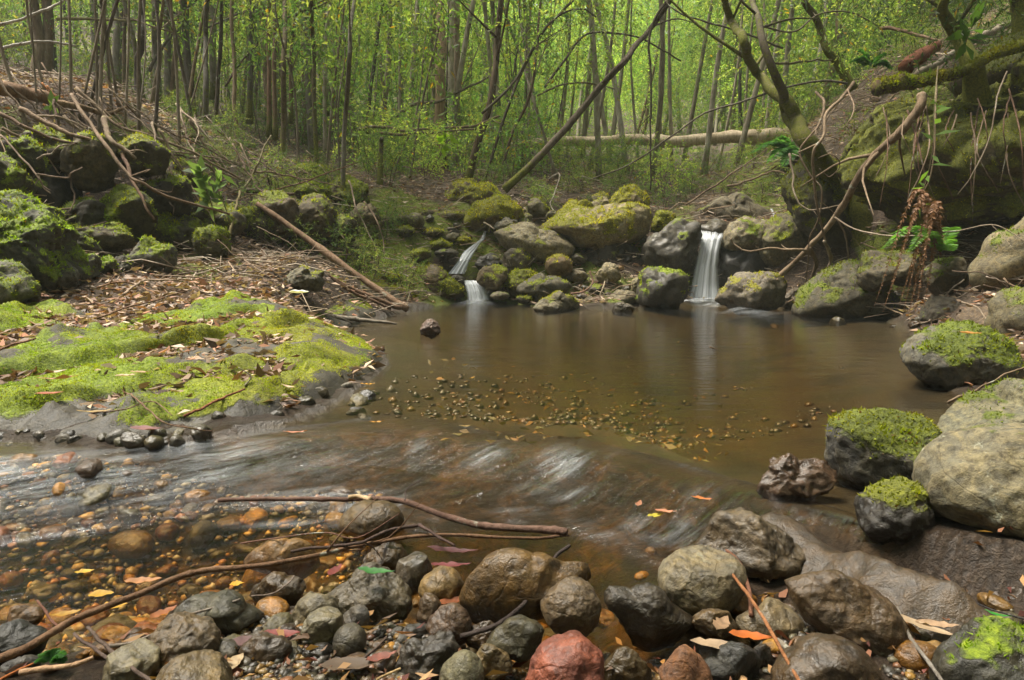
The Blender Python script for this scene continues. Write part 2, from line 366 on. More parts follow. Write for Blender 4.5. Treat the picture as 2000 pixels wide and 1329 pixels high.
def axis(lo, hi, c, a, n):
    u = np.linspace(math.asinh((lo-c)/a), math.asinh((hi-c)/a), n); return c + a*np.sinh(u)
gx, gy = axis(-62, 62, 0, .9, 500), axis(-26, 76, 1.7, .9, 500)
GX, GY = np.meshgrid(gx, gy); X_, Y_ = GX.ravel(), GY.ravel()
Z_, SD_, WZ_, S_ = terrain(X_, Y_, True)
ny, nx = GX.shape
ii = np.arange(ny*nx).reshape(ny, nx)
quads = np.stack([ii[:-1, :-1], ii[:-1, 1:], ii[1:, 1:], ii[1:, :-1]], -1).reshape(-1, 4)
q_ = np.stack([X_, Y_, Z_], 1)
wet_ = np.where(SD_ > -.0, 1, 1-sstep(.0, np.where(Y_ < 3, .8, .28), -SD_ + .1*perlin(q_*3)))
bed_ = sstep(-.05, .06, SD_)
cx_ = np.stack([X_, Y_], 1)
alg_ = sstep(-.35, .15, S_)*(1-sstep(1.0, 1.5, S_))*sstep(-2.2, -1.2, X_)
alg_ = np.maximum(alg_, .9*sstep(.9, 1.4, S_)*(X_ < .3))
alg_ = np.maximum(alg_, .6*np.exp(-((X_-.25)/.8)**2-((Y_-2.9)/.7)**2))
farbank = sstep(7.4, 8.0, Y_)*(1-sstep(9.6, 10.6, Y_))*sstep(-2.6, -1.6, X_)*(1-sstep(1.2, 2.0, X_))
moss_ = np.clip(farbank*(.62 + .55*fbm(q_*1.8, 3)), 0, 1)
moss_ = np.maximum(moss_, .60*sstep(.15, .7, fbm(q_*.9, 3)+.25)*sstep(4.5, 6, Y_)*(SD_ < 0))
ground = mk('ground', q_, quads, M['ground'], attrs=dict(wet=wet_*(SD_ > -9), bed=bed_, moss=moss_*(SD_ < 0), algae=alg_))
tag(ground, 'brown leaf strewn soil of the creek banks, forest floor and stream bed', 'ground', kind='structure')

# ---------------------------------------------------------------- water surface
wx, wy = axis(-6.5, 4.5, -.2, 1.2, 520), axis(.7, 9.2, 1.7, .5, 470)
HX, HY = np.meshgrid(wx, wy); x, y = HX.ravel(), HY.ravel()
wz = water_z(x, y); tz, sd, _, s = terrain(x, y, True)
q = np.stack([x, y, np.zeros_like(x)], 1)
rip = sstep(-.25, .35, s)*(1-.93*sstep(1.0, 1.7, s)) * (1-.35*sstep(.35, -.2, x)*sstep(-1.6, -.6, x)*(s < .7))
DIR = np.array([-.88, -.47]); u = x*DIR[0]+y*DIR[1]; v = -x*DIR[1]+y*DIR[0]
wq = np.stack([x*2.2, y*2.2, 0*x], 1); rows = np.stack([u*4+1.5*perlin(wq), v*11+2.2*perlin(wq+9), u*0], 1); brk = sstep(-.35, .45, fbm(np.stack([u*2.5, v*4, 0*u], 1)+3, 3))
wz2 = wz + rip*(.35+.65*brk)*np.where(x > -.25, 1.7, 1.0)*(.007*perlin(rows) + .005*perlin(rows*2.3+5))
def blob(px, py, rx, ry, z=-.06):
    c = PZ(px, py, z); e = PZ(px+rx, py, z); f = PZ(px, py-ry, z)
    a = ((x-c[0])/max(abs(e[0]-c[0]), 1e-3))**2 + ((y-c[1])/max(abs(f[1]-c[1]), 1e-3))**2
    return np.exp(-a*1.3)
foam = np.zeros_like(x)
for b in ((450,905,200,30,.62),(250,930,240,20,.75),(60,958,150,22,.8),(-40,955,110,30,1.2),(620,936,130,16,1.15),(735,948,90,13,1.3),(830,962,60,10,.8),
          (985,905,60,11,1.2),(1095,915,50,12,1.3),(950,945,50,8,.9),(1040,962,80,7,.8),(1150,970,55,16,1.3),(1010,935,70,6,.9),(1120,945,60,6,.9),(1230,975,60,9,1.2),(1300,1010,60,11,1.2),(1210,940,26,20,1.0),(1265,990,50,18,1.0),(1330,1035,55,26,1.0),(1190,1005,60,12,.35),(1355,985,45,7,.9),
          (560,985,160,8,.3),(820,890,22,16,.5)):
    foam = np.maximum(foam, .8*b[4]*blob(*b[:4]))
fallfoot = np.zeros_like(x)
for px, py, rx, ry, k in ((1378,588,50,15,2.0),(1335,595,30,6,1.2),(936,592,34,6,1.3),(1302,593,12,5,.8)):
    fallfoot = np.maximum(fallfoot, k*blob(px, py, rx, ry, 0))
foam = np.maximum(foam, np.minimum(fallfoot, 1.5)); 
foam = foam*np.where(x < -.35, .6+.4*brk, .75*brk); keep = (sd > -.10)
kq = keep.reshape(HX.shape); kf = kq[:-1, :-1] | kq[:-1, 1:] | kq[1:, 1:] | kq[1:, :-1]
ii = np.arange(x.size).reshape(HX.shape)
f = np.stack([ii[:-1, :-1], ii[:-1, 1:], ii[1:, 1:], ii[1:, :-1]], -1)[kf]
used = np.unique(f); rm = np.full(x.size, -1); rm[used] = np.arange(len(used))
wv = np.stack([x, y, wz2 + np.clip(fallfoot, 0, 1)*.05], 1)[used]
water = mk('water', wv, rm[f], M['water'], attrs=dict(depth=np.clip(wz-tz, 0, 1)[used], foam=foam[used], rip=rip[used]), uv=np.stack([u, v], 1)[used])
tag(water, 'clear brown pool water spilling over a low ledge into the shallow creek', 'water', kind='structure')

def curtain(name, rows_, label, mat='fall', fo=None):
    """falling water: each row is (px left, px right, py, distance ahead); bulges forward, has front and back"""
    V, Ff, U, D = [], [], [], []; nc = 14; rws = np.array(rows_, float); nr = 40
    t = np.linspace(0, 1, nr); k = np.linspace(0, 1, len(rws)); R = np.stack([np.interp(t, k, rws[:, j]) for j in range(4)], 1)
    for side in (0, 1):
        b0 = len(V)
        for i, (l, r, py, Y) in enumerate(R):
            for j in range(nc):
                w = j/(nc-1); px = l+(r-l)*w
                p = P(px, py, Y - (.05*math.sin(math.pi*w) if side == 0 else -.01) - .012*math.sin(w*23+i*.05))
                V.append(p); U.append((w*(1 if side == 0 else 1), t[i]))
                ed = min(1, min(w, 1-w)*7+.15)
                D.append((1.0 if fo is None else np.interp(t[i], *fo))*ed)
        for i in range(nr-1):
            for j in range(nc-1):
                a = b0+i*nc+j; Ff.append((a, a+nc, a+nc+1, a+1) if side == 0 else (a, a+1, a+nc+1, a+nc))
    o = mk(name, np.array(V), np.array(Ff), M[mat], attrs=dict(foam=np.array(D)), uv=np.array(U))
    tag(o, label, 'waterfall', kind='structure'); return o
curtain('waterfall', [(1358,1416,440,9.2),(1364,1420,452,8.95),(1369,1411,466,8.8),(1364,1406,490,8.72),(1358,1403,520,8.66),(1350,1405,560,8.6),(1342,1410,590,8.52)], 'white waterfall dropping between dark boulders into the pool', fo=([0,.16,.3,1],[.35,.5,.95,1.15]))
curtain('waterfall', [(945,951,452,9.1),(938,947,468,8.95),(926,938,476,8.85),(905,928,492,8.75),(896,918,508,8.62),(874,908,535,8.5)], 'thin upper cascade running down between mossy stones', fo=([0,.4,.7,1],[.3,.6,.95,.8]))
curtain('waterfall', [(905,935,548,8.48),(908,944,556,8.4),(912,952,570,8.34),(914,958,587,8.3)], 'small lower cascade beside the long mossy rock at the pool edge', fo=([0,.2,1],[.5,1,1.1]))
curtain('waterfall', [(1504,1509,408,9.7),(1509,1514,420,9.6),(1512,1519,428,9.5)], 'tiny trickle of water high behind the waterfall boulders', fo=([0,1],[.9,1]))
# ---------------------------------------------------------------- rocks
_ico = {}
def ico(sub):
    if sub not in _ico:
        import bmesh
        bm = bmesh.new(); bmesh.ops.create_icosphere(bm, subdivisions=sub, radius=1.0)
        _ico[sub] = (np.array([v.co[:] for v in bm.verts]), np.array([[v.index for v in f.verts] for f in bm.faces])); bm.free()
    return tuple(a.copy() for a in _ico[sub])
def vnormals(v, f):
    n = np.zeros_like(v); fn = np.cross(v[f[:, 1]]-v[f[:, 0]], v[f[:, 2]]-v[f[:, 0]])
    for k in range(f.shape[1]): np.add.at(n, f[:, k], fn)
    return n/np.maximum(np.linalg.norm(n, axis=1), 1e-12)[:, None]
def shape(v, r, facets, rough):
    """cut a few flat faces into a unit-ish stone and roughen it"""
    off = r.uniform(0, 100, 3)
    for k in range(facets):
        n = r.normal(size=3); n /= np.linalg.norm(n); d = r.uniform(.62, .9)
        v = v - np.maximum(v@n - d, 0)[:, None]*n*.82
    nd = v/np.maximum(np.linalg.norm(v, axis=1), 1e-9)[:, None]
    dn = .16*fbm(v*1.3+off, 2) + .09*(.35-np.abs(fbm(v*2.6+off+9, 3))) + .028*fbm(v*8+off, 3) 
    return v + nd*(dn*rough)[:, None]
def fuzz(name, v, f, m, per_m2, h, tint, parent, seed=0, cap=60000, wid=.35, dim=1.0):
    """moss as thousands of tiny blades standing on the mossy faces"""
    r = np.random.default_rng(seed)
    fn = np.cross(v[f[:, 1]]-v[f[:, 0]], v[f[:, 2]]-v[f[:, 0]]); ar = .5*np.linalg.norm(fn, axis=1)
    w = ar*np.clip(m[f[:, :3]].mean(1)*1.35-.25, 0, 1); tot = w.sum(); k = int(min(cap, tot*per_m2))
    if k < 20: return None
    fi = r.choice(len(f), k, p=w/tot); a = r.random((k, 2)); sw = a.sum(1) > 1; a[sw] = 1-a[sw]
    p = v[f[fi, 0]] + a[:, :1]*(v[f[fi, 1]]-v[f[fi, 0]]) + a[:, 1:]*(v[f[fi, 2]]-v[f[fi, 0]])
    nn = fn[fi]/np.maximum(np.linalg.norm(fn[fi], axis=1), 1e-12)[:, None]
    cl = fbm(p*9, 3); hh = h*(.3+1.1*r.random(k)**1.5)*(1+.9*np.clip(cl, -.7, 1))
    nn = nn + np.array([0, 0, .35]) + r.normal(size=(k, 3))*.45; nn /= np.linalg.norm(nn, axis=1)[:, None]
    sd = np.cross(nn, r.normal(size=(k, 3))); sd /= np.maximum(np.linalg.norm(sd, axis=1), 1e-9)[:, None]; sd *= (h*wid*(.6+.8*r.random(k)))[:, None]
    V = np.empty((k, 3, 3)); V[:, 0] = p-sd-nn*.002; V[:, 1] = p+sd-nn*.002; V[:, 2] = p+nn*hh[:, None]
    big = fbm(p*3.1+7, 3); 
    green, gold = np.array([.16, .25, .010]), np.array([.36, .32, .018])
    t = np.clip(tint + .55*big, 0, 1)[:, None]; c = (green*(1-t)+gold*t)*(.65+.7*r.random(k))[:, None]*(1+.35*np.clip(cl, -1, 1))[:, None]
    br = r.random(k) < .06; c[br] = np.array([.13, .07, .02]); c = c*dim
    ob = mk(name, V.reshape(-1, 3), np.arange(k*3).reshape(-1, 3), M['moss'], parent=parent, attrs=dict(tint=np.repeat(c, 3, 0)), smooth=False, col=(1, 1, 1, 1)); ob['kind'] = 'stuff'; return ob
HERO = []   # (x, y, radius) already taken
def rock(label, out, Y=None, z=None, th=.85, col=(.2,.19,.16), wet=0, moss=0, mt=.3, seed=1, fac=5, rough=1.0, sub=5, lich=0, name='rock', cat='rock', fz=None, wl=None, md=1.0, sq=1.0, group=None, tilt=0):
    o = np.array(out, float)
    if len(o) == 4 and o.ndim == 1:        # cx, cy, half width, half height
        a = np.linspace(0, 2*math.pi, 24, endpoint=False); o = np.stack([o[0]+o[2]*np.cos(a), o[1]+o[3]*np.sin(a)], 1)
    c = (o.min(0)+o.max(0))/2; bot = o[:, 1].max(); wpx = np.ptp(o[:, 0]); hpx = np.ptp(o[:, 1])
    if Y is None: Y = float(PZ(c[0], bot, z)[1])
    T = th*.5*(wpx+hpx)/2*Y/F*1.15
    Yc = Y + .5*T
    r = np.random.default_rng(seed)
    v, f = ico(sub)
    v = shape(v, r, fac, rough)
    # silhouette in the upright plane through the stone
    ang = np.arctan2(-(o[:, 1]-c[1]), o[:, 0]-c[0]); rad = np.hypot(o[:, 0]-c[0], o[:, 1]-c[1]); k = np.argsort(ang); ang, rad = ang[k], rad[k]
    ang = np.concatenate([ang-2*math.pi, ang, ang+2*math.pi]); rad = np.tile(rad, 3)
    th_ = np.arctan2(v[:, 2], v[:, 0]); rh = np.hypot(v[:, 0], v[:, 2]); R = np.interp(th_, ang, rad)
    # keep the facets' relief but let the widest ring follow the outline
    px, py = c[0]+np.cos(th_)*R*rh, c[1]-np.sin(th_)*R*rh
    w = P(px, py, np.full(len(v), Yc)); w[:, 1] += v[:, 1]*T
    w[:, 2] += tilt*v[:, 1]*T
    # fine relief in real size
    nn = vnormals(w, f); s = T
    w = w + nn*(.012*fbm(w*14, 4)*min(1, s*3) + .004*fbm(w*50, 2))[:, None]*rough
    nn = vnormals(w, f)
    ctr = w.mean(0); low = w[:, 2].min()
    wline = wl if wl is not None else (float(water_z(ctr[:1], ctr[1:2])[0]) if ctr[1] < 8.9 and abs(ctr[0]) < 4.4 else -9)
    wt = np.clip(np.maximum(wet*(.75+.5*fbm(w*6, 3)), 1-sstep(wline+.01, wline+.05, w[:, 2]+.02*fbm(w*12, 2))), 0, 1)
    mo = np.zeros(len(w))
    if moss > 0: mo = np.clip((.28+.62*nn[:, 2] + .64*fbm(w*3.4+seed, 3) + .42*fbm(w*10, 3)) * 1.0 + (moss-.8)*1.1, 0, 1)*sstep(wline+.03, wline+.10, w[:, 2])
    base = np.array([ctr[0], ctr[1], low])
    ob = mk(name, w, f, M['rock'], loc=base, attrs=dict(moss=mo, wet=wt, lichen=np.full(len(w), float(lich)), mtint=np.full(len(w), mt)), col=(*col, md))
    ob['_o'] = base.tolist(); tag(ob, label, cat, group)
    if moss > .3:
        d = float(np.linalg.norm(ctr-np.array([0, 0, CH]))); h = (fz or .006+.0019*d)
        fuzz('moss', w, f, mo, .9/(h*h*.7), h, mt, ob, seed, cap=26000 if d < 5 else 14000, dim=md)
    HERO.append((ctr[0], ctr[1], .5*wpx*Y/F, .5*T)); return ob

GREY, DARK, BROWN, TAN, OLIVE, RED, AMB = (.20,.185,.155), (.085,.08,.072), (.135,.095,.06), (.30,.25,.175), (.13,.125,.085), (.30,.105,.07), (.21,.125,.035)
# --- right shore
rock('huge pale grey boulder with faint lichen at the right edge of the creek', [(1800,955),(1806,915),(1850,878),(1920,840),(1990,826),(2090,850),(2130,1000),(2080,1150),(1990,1112),(1920,1062),(1862,1040),(1812,1005)], Y=1.50, th=.8, col=(.165,.155,.115), md=.62, moss=0.25, lich=1, mt=.35, seed=11, fac=3, rough=.5, sub=6)
rock('long grey green tilted boulder lying behind the huge pale boulder', [(1842,848),(1900,786),(1960,766),(2050,752),(2140,780),(2140,880),(2000,900),(1880,880)], Y=2.15, th=.8, col=(.15,.15,.11), md=.62, moss=0.38, lich=1, seed=12, fac=3, rough=.6, sub=6)
rock('round mossy boulder with bare grey wet foot standing in the pool by the pale boulder', [(1617,862),(1625,822),(1700,805),(1770,812),(1830,840),(1862,866),(1850,925),(1820,960),(1740,955),(1632,935)], z=-.03, th=.8, col=(.115,.115,.115), md=.62, moss=0.79, mt=.42, seed=13, fac=2, rough=.5, sub=6)
rock('small dark stone with a shaggy moss cap tucked against the pale boulder', [(1680,1030),(1700,970),(1740,940),(1795,940),(1812,990),(1806,1060),(1740,1075)], z=-.05, th=.9, col=(.05,.045,.04), md=.62, moss=0.72, mt=.6, seed=14, fac=3, wet=.6, fz=.010)
rock('broad dome boulder thick with bright moss at the right pool edge', [(1766,705),(1790,663),(1850,641),(1930,650),(1975,690),(1985,745),(1900,765),(1790,745)], z=-.02, th=.9, col=(.12,.12,.11), md=.62, moss=0.85, mt=.25, seed=15, fac=2, rough=.6, sub=6)
rock('tall mossy boulder behind the bright moss dome, at the frame edge', [(1945,640),(1955,590),(2000,568),(2090,575),(2120,680),(2060,740),(1975,720)], Y=4.15, th=.9, col=(.14,.13,.09), md=.62, moss=0.63, mt=.4, seed=16, fac=3)
rock('wet brown ribbed rock poking out of the pool beside the mossy boulder', [(1465,962),(1500,920),(1560,902),(1608,900),(1622,930),(1600,958),(1540,975)], z=-.02, th=.7, col=(.15,.095,.06), wet=.9, seed=17, fac=6, rough=1.4)
rock('slanting bare log-shaped rock leaning on the right bank above the dry ferns', [(1890,540),(1920,500),(1985,450),(2060,400),(2110,440),(2060,520),(1960,560),(1900,562)], Y=5.3, th=.6, col=(.21,.19,.13), md=.62, moss=0.32, seed=18, fac=4, rough=.7)
rock('half drowned mossy boulder under the hanging dead limb', [(1555,610),(1590,550),(1630,522),(1690,520),(1730,560),(1752,600),(1740,625),(1600,625)], z=-.03, th=.9, col=(.11,.105,.08), md=.62, moss=0.72, mt=.4, seed=19, fac=3)
rock('mossy rock ledge behind the dry brown fern', [(1665,530),(1680,505),(1740,498),(1790,500),(1800,540),(1740,560),(1680,555)], Y=6.3, th=1, col=(.11,.1,.075), md=.62, moss=0.68, mt=.5, seed=20, fac=5)
rock('brown earthy rock at the water between dry fern and mossy dome', [(1870,650),(1890,612),(1930,600),(1965,620),(1960,665),(1890,680)], Y=4.9, th=.9, col=(.12,.09,.065), seed=21, fac=5)
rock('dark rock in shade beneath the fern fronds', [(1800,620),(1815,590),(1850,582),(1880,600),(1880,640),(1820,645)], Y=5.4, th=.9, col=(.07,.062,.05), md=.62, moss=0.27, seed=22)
rock('low mossy stone above the dry fern on the right bank', [(1800,560),(1820,520),(1870,505),(1890,540),(1870,570)], Y=5.7, th=.9, col=(.11,.095,.07), md=.62, moss=0.54, seed=23)
# --- giant boulder on the right bank
rock('giant overhanging boulder with dim olive moss on the right bank', [(1590,350),(1605,300),(1640,245),(1690,205),(1740,185),(1810,192),(1900,170),(2010,150),(2250,120),(2420,260),(2250,430),(2080,400),(1990,402),(1900,432),(1800,452),(1700,440),(1640,410),(1600,385)], Y=6.6, th=.62, col=(.085,.073,.04), moss=1.2, mt=.62, md=.72, fz=.022, lich=.2, seed=31, fac=10, rough=2.0, sub=7, name='boulder', cat='boulder')
rock('mossy leaf covered shoulder of rock above the giant boulder', [(1860,160),(1900,120),(1960,90),(2050,70),(2250,60),(2260,200),(2000,210),(1890,195)], Y=7.0, th=.8, col=(.09,.075,.05), moss=.75, mt=.5, md=.5, seed=32, fac=4, rough=1.0, name='boulder', cat='boulder')
rock('dark block of rock holding up the giant boulder, behind the twin trunk foot', [(1545,330),(1570,310),(1640,320),(1660,400),(1640,480),(1570,470),(1545,400)], Y=7.9, th=.8, col=(.07,.062,.045), moss=.95, mt=.6, md=.55, seed=33, name='boulder', cat='boulder')
# --- round the waterfall
rock('dark wet boulder with a shining shoulder left of the waterfall', [(1258,490),(1290,446),(1332,430),(1362,433),(1373,452),(1366,490),(1350,540),(1300,555),(1262,520)], Y=8.6, th=.7, col=(.10,.095,.085), wet=.6, moss=.2, seed=41, fac=9, rough=1.1, lich=.6)
rock('light topped boulder at the right lip of the waterfall', [(1406,482),(1428,438),(1470,424),(1506,424),(1520,450),(1490,490),(1440,500)], Y=8.75, th=.8, col=(.22,.2,.15), moss=.45, lich=.8, seed=42, fac=7)
rock('rounded olive boulder beside the waterfall, under the hanging branches', [(1482,470),(1500,436),(1530,415),(1566,416),(1592,445),(1586,495),(1540,525),(1496,510)], Y=8.5, th=.85, col=(.16,.15,.10), moss=.6, mt=.5, seed=43, fac=5)
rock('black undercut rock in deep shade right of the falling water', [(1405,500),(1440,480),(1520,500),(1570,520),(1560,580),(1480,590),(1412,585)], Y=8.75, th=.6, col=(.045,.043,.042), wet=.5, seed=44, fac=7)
rock('low grey brown rock behind the top of the waterfall', [(1330,425),(1360,400),(1420,390),(1490,398),(1515,415),(1500,435),(1420,442),(1350,440)], Y=9.55, th=.7, col=(.16,.145,.115), moss=.3, seed=45, fac=7, lich=.5)
rock('flat sill stone the waterfall pours over', [(1355,444),(1380,437),(1420,437),(1428,446),(1410,470),(1365,470)], Y=9.0, th=1.2, col=(.12,.11,.095), wet=.7, seed=46, fac=5, rough=.5)
rock('grey wedge rock at the right foot of the waterfall', [(1402,585),(1420,553),(1470,536),(1512,533),(1532,552),(1530,590),(1490,606),(1420,600)], z=0, th=.8, col=(.17,.155,.135), wet=.25, moss=0.52, mt=.9, seed=47, fac=9)
rock('flat brown stone at the waterline by the branch tips', [(1520,590),(1535,570),(1565,567),(1568,590),(1545,600)], z=0.0, th=.8, col=(.15,.125,.1), wet=.4, seed=48)
rock('dark mossy wet mound left of the waterfall foot', [(1245,590),(1250,540),(1290,522),(1330,528),(1345,570),(1340,596),(1290,602)], z=0, th=.9, col=(.075,.07,.06), moss=.62, mt=.3, wet=.5, seed=49, fac=7)
rock('small mossy cushion stone between the two big bank boulders', [(1268,438),(1280,420),(1300,413),(1318,422),(1315,445),(1290,455),(1272,452)], Y=9.1, th=.9, col=(.09,.085,.06), moss=1.22, mt=.75, seed=50, fac=4)
rock('largest pale boulder with yellow moss above the pool, beside the waterfall', [(1058,448),(1080,425),(1115,407),(1150,402),(1210,399),(1248,397),(1268,407),(1274,425),(1264,455),(1245,478),(1205,488),(1150,484),(1100,466)], Y=8.85, th=.75, col=(.29,.26,.175), moss=0.67, mt=.85, lich=.6, seed=51, fac=6, rough=.7, sub=6)
rock('flat topped grey boulder overhanging the stones between both cascades', [(966,455),(985,446),(1052,449),(1098,464),(1122,482),(1120,500),(1098,508),(1035,508),(986,486)], Y=8.7, th=.8, col=(.28,.26,.20), moss=0.42, mt=.6, lich=.7, seed=52, fac=6, rough=.6, sub=6)
rock('mossy pyramid rock behind the largest pale boulder', [(1190,398),(1205,375),(1224,361),(1250,375),(1270,400),(1265,425),(1200,425)], Y=9.6, th=.9, col=(.27,.24,.16), moss=0.94, mt=.85, seed=53, fac=7)
rock('small mossy knob behind the largest pale boulder', [(1155,392),(1165,378),(1185,378),(1190,395),(1175,405)], Y=9.9, th=.9, col=(.25,.22,.15), moss=0.82, mt=.85, seed=54)
rock('pale little boulder sitting on the back of the largest pale boulder', [(1152,405),(1165,390),(1185,387),(1195,402),(1190,415),(1160,415)], Y=9.5, th=.9, col=(.30,.27,.2), moss=0.52, mt=.8, seed=55)
rock('mossy slab leaning into the left of the largest pale boulder', [(1085,420),(1100,405),(1130,394),(1160,396),(1160,415),(1110,430)], Y=9.3, th=.9, col=(.24,.21,.14), moss=0.92, mt=.85, seed=56)
rock('big rounded hump of yellow moss above the thin cascade', [(905,438),(915,405),(950,388),(1000,390),(1028,412),(1032,435),(1000,446),(950,450)], Y=9.2, th=1.1, col=(.2,.17,.1), moss=1.24, mt=.8, seed=57, fac=5, rough=.8)
rock('mossy earth covered rock sloping up behind the yellow hump', [(850,400),(872,372),(930,362),(985,385),(990,410),(900,420)], Y=9.9, th=1.0, col=(.15,.12,.08), moss=0.92, mt=.75, seed=58)
rock('flat mossy stone on the bank below the leaning brown tree', [(880,372),(890,357),(912,352),(936,360),(940,374),(905,380)], Y=10.4, th=.9, col=(.2,.18,.12), moss=1.02, mt=.75, seed=59)
rock('olive boulder half buried behind the flat topped grey boulder', [(1026,408),(1036,392),(1054,386),(1070,400),(1072,420),(1045,424)], Y=9.7, th=.9, col=(.18,.17,.125), moss=0.72, mt=.6, seed=60)
rock('grey white stone perched left of the flat topped boulder', [(966,446),(975,432),(1000,429),(1018,440),(1012,452),(980,454)], Y=8.95, th=.9, col=(.26,.255,.235), seed=61, lich=.5)
rock('small dark flat stone on the bank above the flat topped boulder', [(1005,436),(1018,428),(1036,434),(1042,446),(1020,448)], Y=9.15, th=.9, col=(.16,.15,.12), moss=.3, seed=62)
rock('long brown mossy boulder lying left of the lower cascade', [(784,535),(798,517),(832,518),(877,541),(906,560),(912,580),(890,592),(846,584),(797,560)], z=.0, th=.6, col=(.16,.12,.06), moss=0.77, mt=.6, wet=.35, seed=63, fac=5, rough=.6, sub=6)
rock('round brown capped boulder under the flat topped grey boulder', [(1092,519,27,23)], Y=8.35, th=1, col=(.2,.15,.09), moss=0.67, mt=.95, seed=64, fac=4, rough=.6) if False else rock('round brown capped boulder under the flat topped grey boulder', (1092,519,27,23), Y=8.35, th=1, col=(.2,.15,.09), moss=0.67, mt=.95, seed=64, fac=4, rough=.6)
rock('dark wedge stone squeezed below the flat topped boulder', [(975,520),(985,490),(1010,486),(1040,505),(1035,530),(990,535)], Y=8.6, th=.9, col=(.11,.095,.07), moss=0.62, mt=.6, seed=65, fac=9)
rock('angular brown block right of the lower cascade', [(932,558),(955,520),(980,520),(1000,540),(985,562),(950,570)], Y=8.2, th=.9, col=(.15,.12,.075), moss=0.67, mt=.6, seed=66, fac=11)
rock('small shining dark stone above the angular brown block', [(928,515),(945,502),(968,498),(975,515),(950,528)], Y=8.5, th=.9, col=(.09,.085,.08), wet=.7, seed=67)
rock('mossy mound right of the angular brown block', [(985,565),(1000,535),(1030,522),(1050,535),(1045,570),(1000,580)], Y=8.25, th=.9, col=(.12,.1,.06), moss=1.07, mt=.65, seed=68)
rock('low grey rock with a mossy top in the middle of the stony weir', [(1008,568),(1030,548),(1065,538),(1098,542),(1112,560),(1100,575),(1040,582)], Y=8.0, th=.8, col=(.13,.125,.1), moss=.5, mt=.5, seed=69, fac=8)
rock('yellow mossed stone at the pool edge below the stony weir', [(1050,592),(1075,578),(1105,574),(1128,590),(1130,602),(1060,606)], z=0, th=.9, col=(.19,.18,.13), moss=0.72, mt=.75, seed=70)
rock('flat grey stone lying in the pool in front of the stony weir', [(1037,602),(1050,592),(1075,590),(1097,602),(1090,611),(1045,612)], z=-.02, th=.9, col=(.19,.18,.14), moss=.25, seed=71)
rock('pale egg shaped stone standing up in the weir', [(1163,545),(1172,524),(1192,515),(1208,525),(1210,545),(1185,552)], Y=8.3, th=.9, col=(.27,.24,.17), seed=72, lich=.6)
rock('broad flat pale stone in the weir near the trickle', [(1183,588),(1195,573),(1220,568),(1245,575),(1246,590),(1215,597)], Y=7.95, th=.9, col=(.22,.2,.15), seed=73)
rock('upright tan stone beside the dark mossy mound', [(1233,565),(1238,546),(1258,542),(1270,560),(1262,578),(1242,578)], Y=8.1, th=.9, col=(.22,.2,.13), moss=.3, seed=74)
rock('sharp red brown stone poking out of the pool near the stick tips', [(816,650),(828,632),(842,624),(856,634),(862,650),(840,660)], z=-.02, th=.9, col=(.13,.085,.07), wet=.5, seed=75, fac=11)
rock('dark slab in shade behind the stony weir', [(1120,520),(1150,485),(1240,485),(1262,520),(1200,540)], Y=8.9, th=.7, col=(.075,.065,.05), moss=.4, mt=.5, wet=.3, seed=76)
rock('low wet stone in the weir below the trickle', [(1196,607),(1200,597),(1222,594),(1240,602),(1235,610)], z=-.01, th=.9, col=(.15,.135,.11), wet=.6, seed=77)
# --- left bank row of rocks
_rock = rock
def rock(label, out, Y=None, **k):
    k['fac'] = k.get('fac', 5)+3; k['rough'] = k.get('rough', 1.0)*1.25; k['col'] = tuple(c*.8 for c in k.get('col', (.2,.19,.16))); k['moss'] = k.get('moss', 0)*1.12; k['md'] = .85
    o = np.array(out, float)
    if o.ndim == 2 and Y is not None and Y < 9.0: c = (o.min(0)+o.max(0))/2; out = c+(o-c)*np.array([1.22, 1.15]); Y = Y-.1
    return _rock(label, out, Y=Y, **k)
rock('rounded boulder with a mossy forehead under the leaning pole', [(503,400),(520,388),(560,384),(582,392),(592,425),(580,455),(540,468),(508,450)], Y=7.8, th=.9, col=(.155,.125,.08), moss=.55, mt=.45, seed=81, fac=3)
rock('deep green mossy block left of the boulder under the leaning pole', [(460,430),(475,408),(520,405),(540,430),(530,465),(480,475),(460,460)], Y=7.7, th=.9, col=(.09,.08,.05), moss=.85, mt=.4, seed=82, fac=4)
rock('tall egg shaped boulder with a mossy crown on the left bank', [(592,420),(602,392),(625,386),(645,405),(650,435),(635,465),(605,470)], Y=7.9, th=.9, col=(.145,.12,.075), moss=.5, mt=.45, seed=83, fac=2)
rock('dark mossy rock between the egg shaped boulder and the tan capped one', [(650,440),(660,425),(682,425),(692,450),(680,480),(655,485)], Y=8.0, th=.9, col=(.1,.085,.05), moss=.7, mt=.5, seed=84)
rock('tan capped boulder with a shaded underside on the left bank', [(684,430),(694,410),(715,403),(733,420),(738,445),(720,458),(690,455)], Y=8.5, th=.9, col=(.24,.205,.14), moss=.35, mt=.6, seed=85, fac=4)
rock('square moss covered rock on the slope above the left boulders', [(565,350),(570,328),(610,322),(640,338),(645,360),(600,370)], Y=9.2, th=.9, col=(.14,.12,.07), moss=1.0, mt=.55, seed=86, fac=5)
rock('flat mossy stone just above the egg shaped boulder', [(580,375),(590,366),(625,367),(640,385),(615,394)], Y=8.6, th=.9, col=(.12,.1,.06), moss=.95, mt=.4, seed=87)
rock('mossy rock at the foot of the pale barked sapling', [(640,372),(660,352),(690,350),(712,372),(712,400),(670,405)], Y=8.9, th=.9, col=(.14,.11,.06), moss=.95, mt=.5, seed=88)
rock('mossy knob on the slope beyond the leaf covered bank', [(467,295),(478,280),(495,282),(498,300),(480,308)], Y=10.6, th=.9, col=(.12,.1,.06), moss=.95, mt=.5, seed=89)
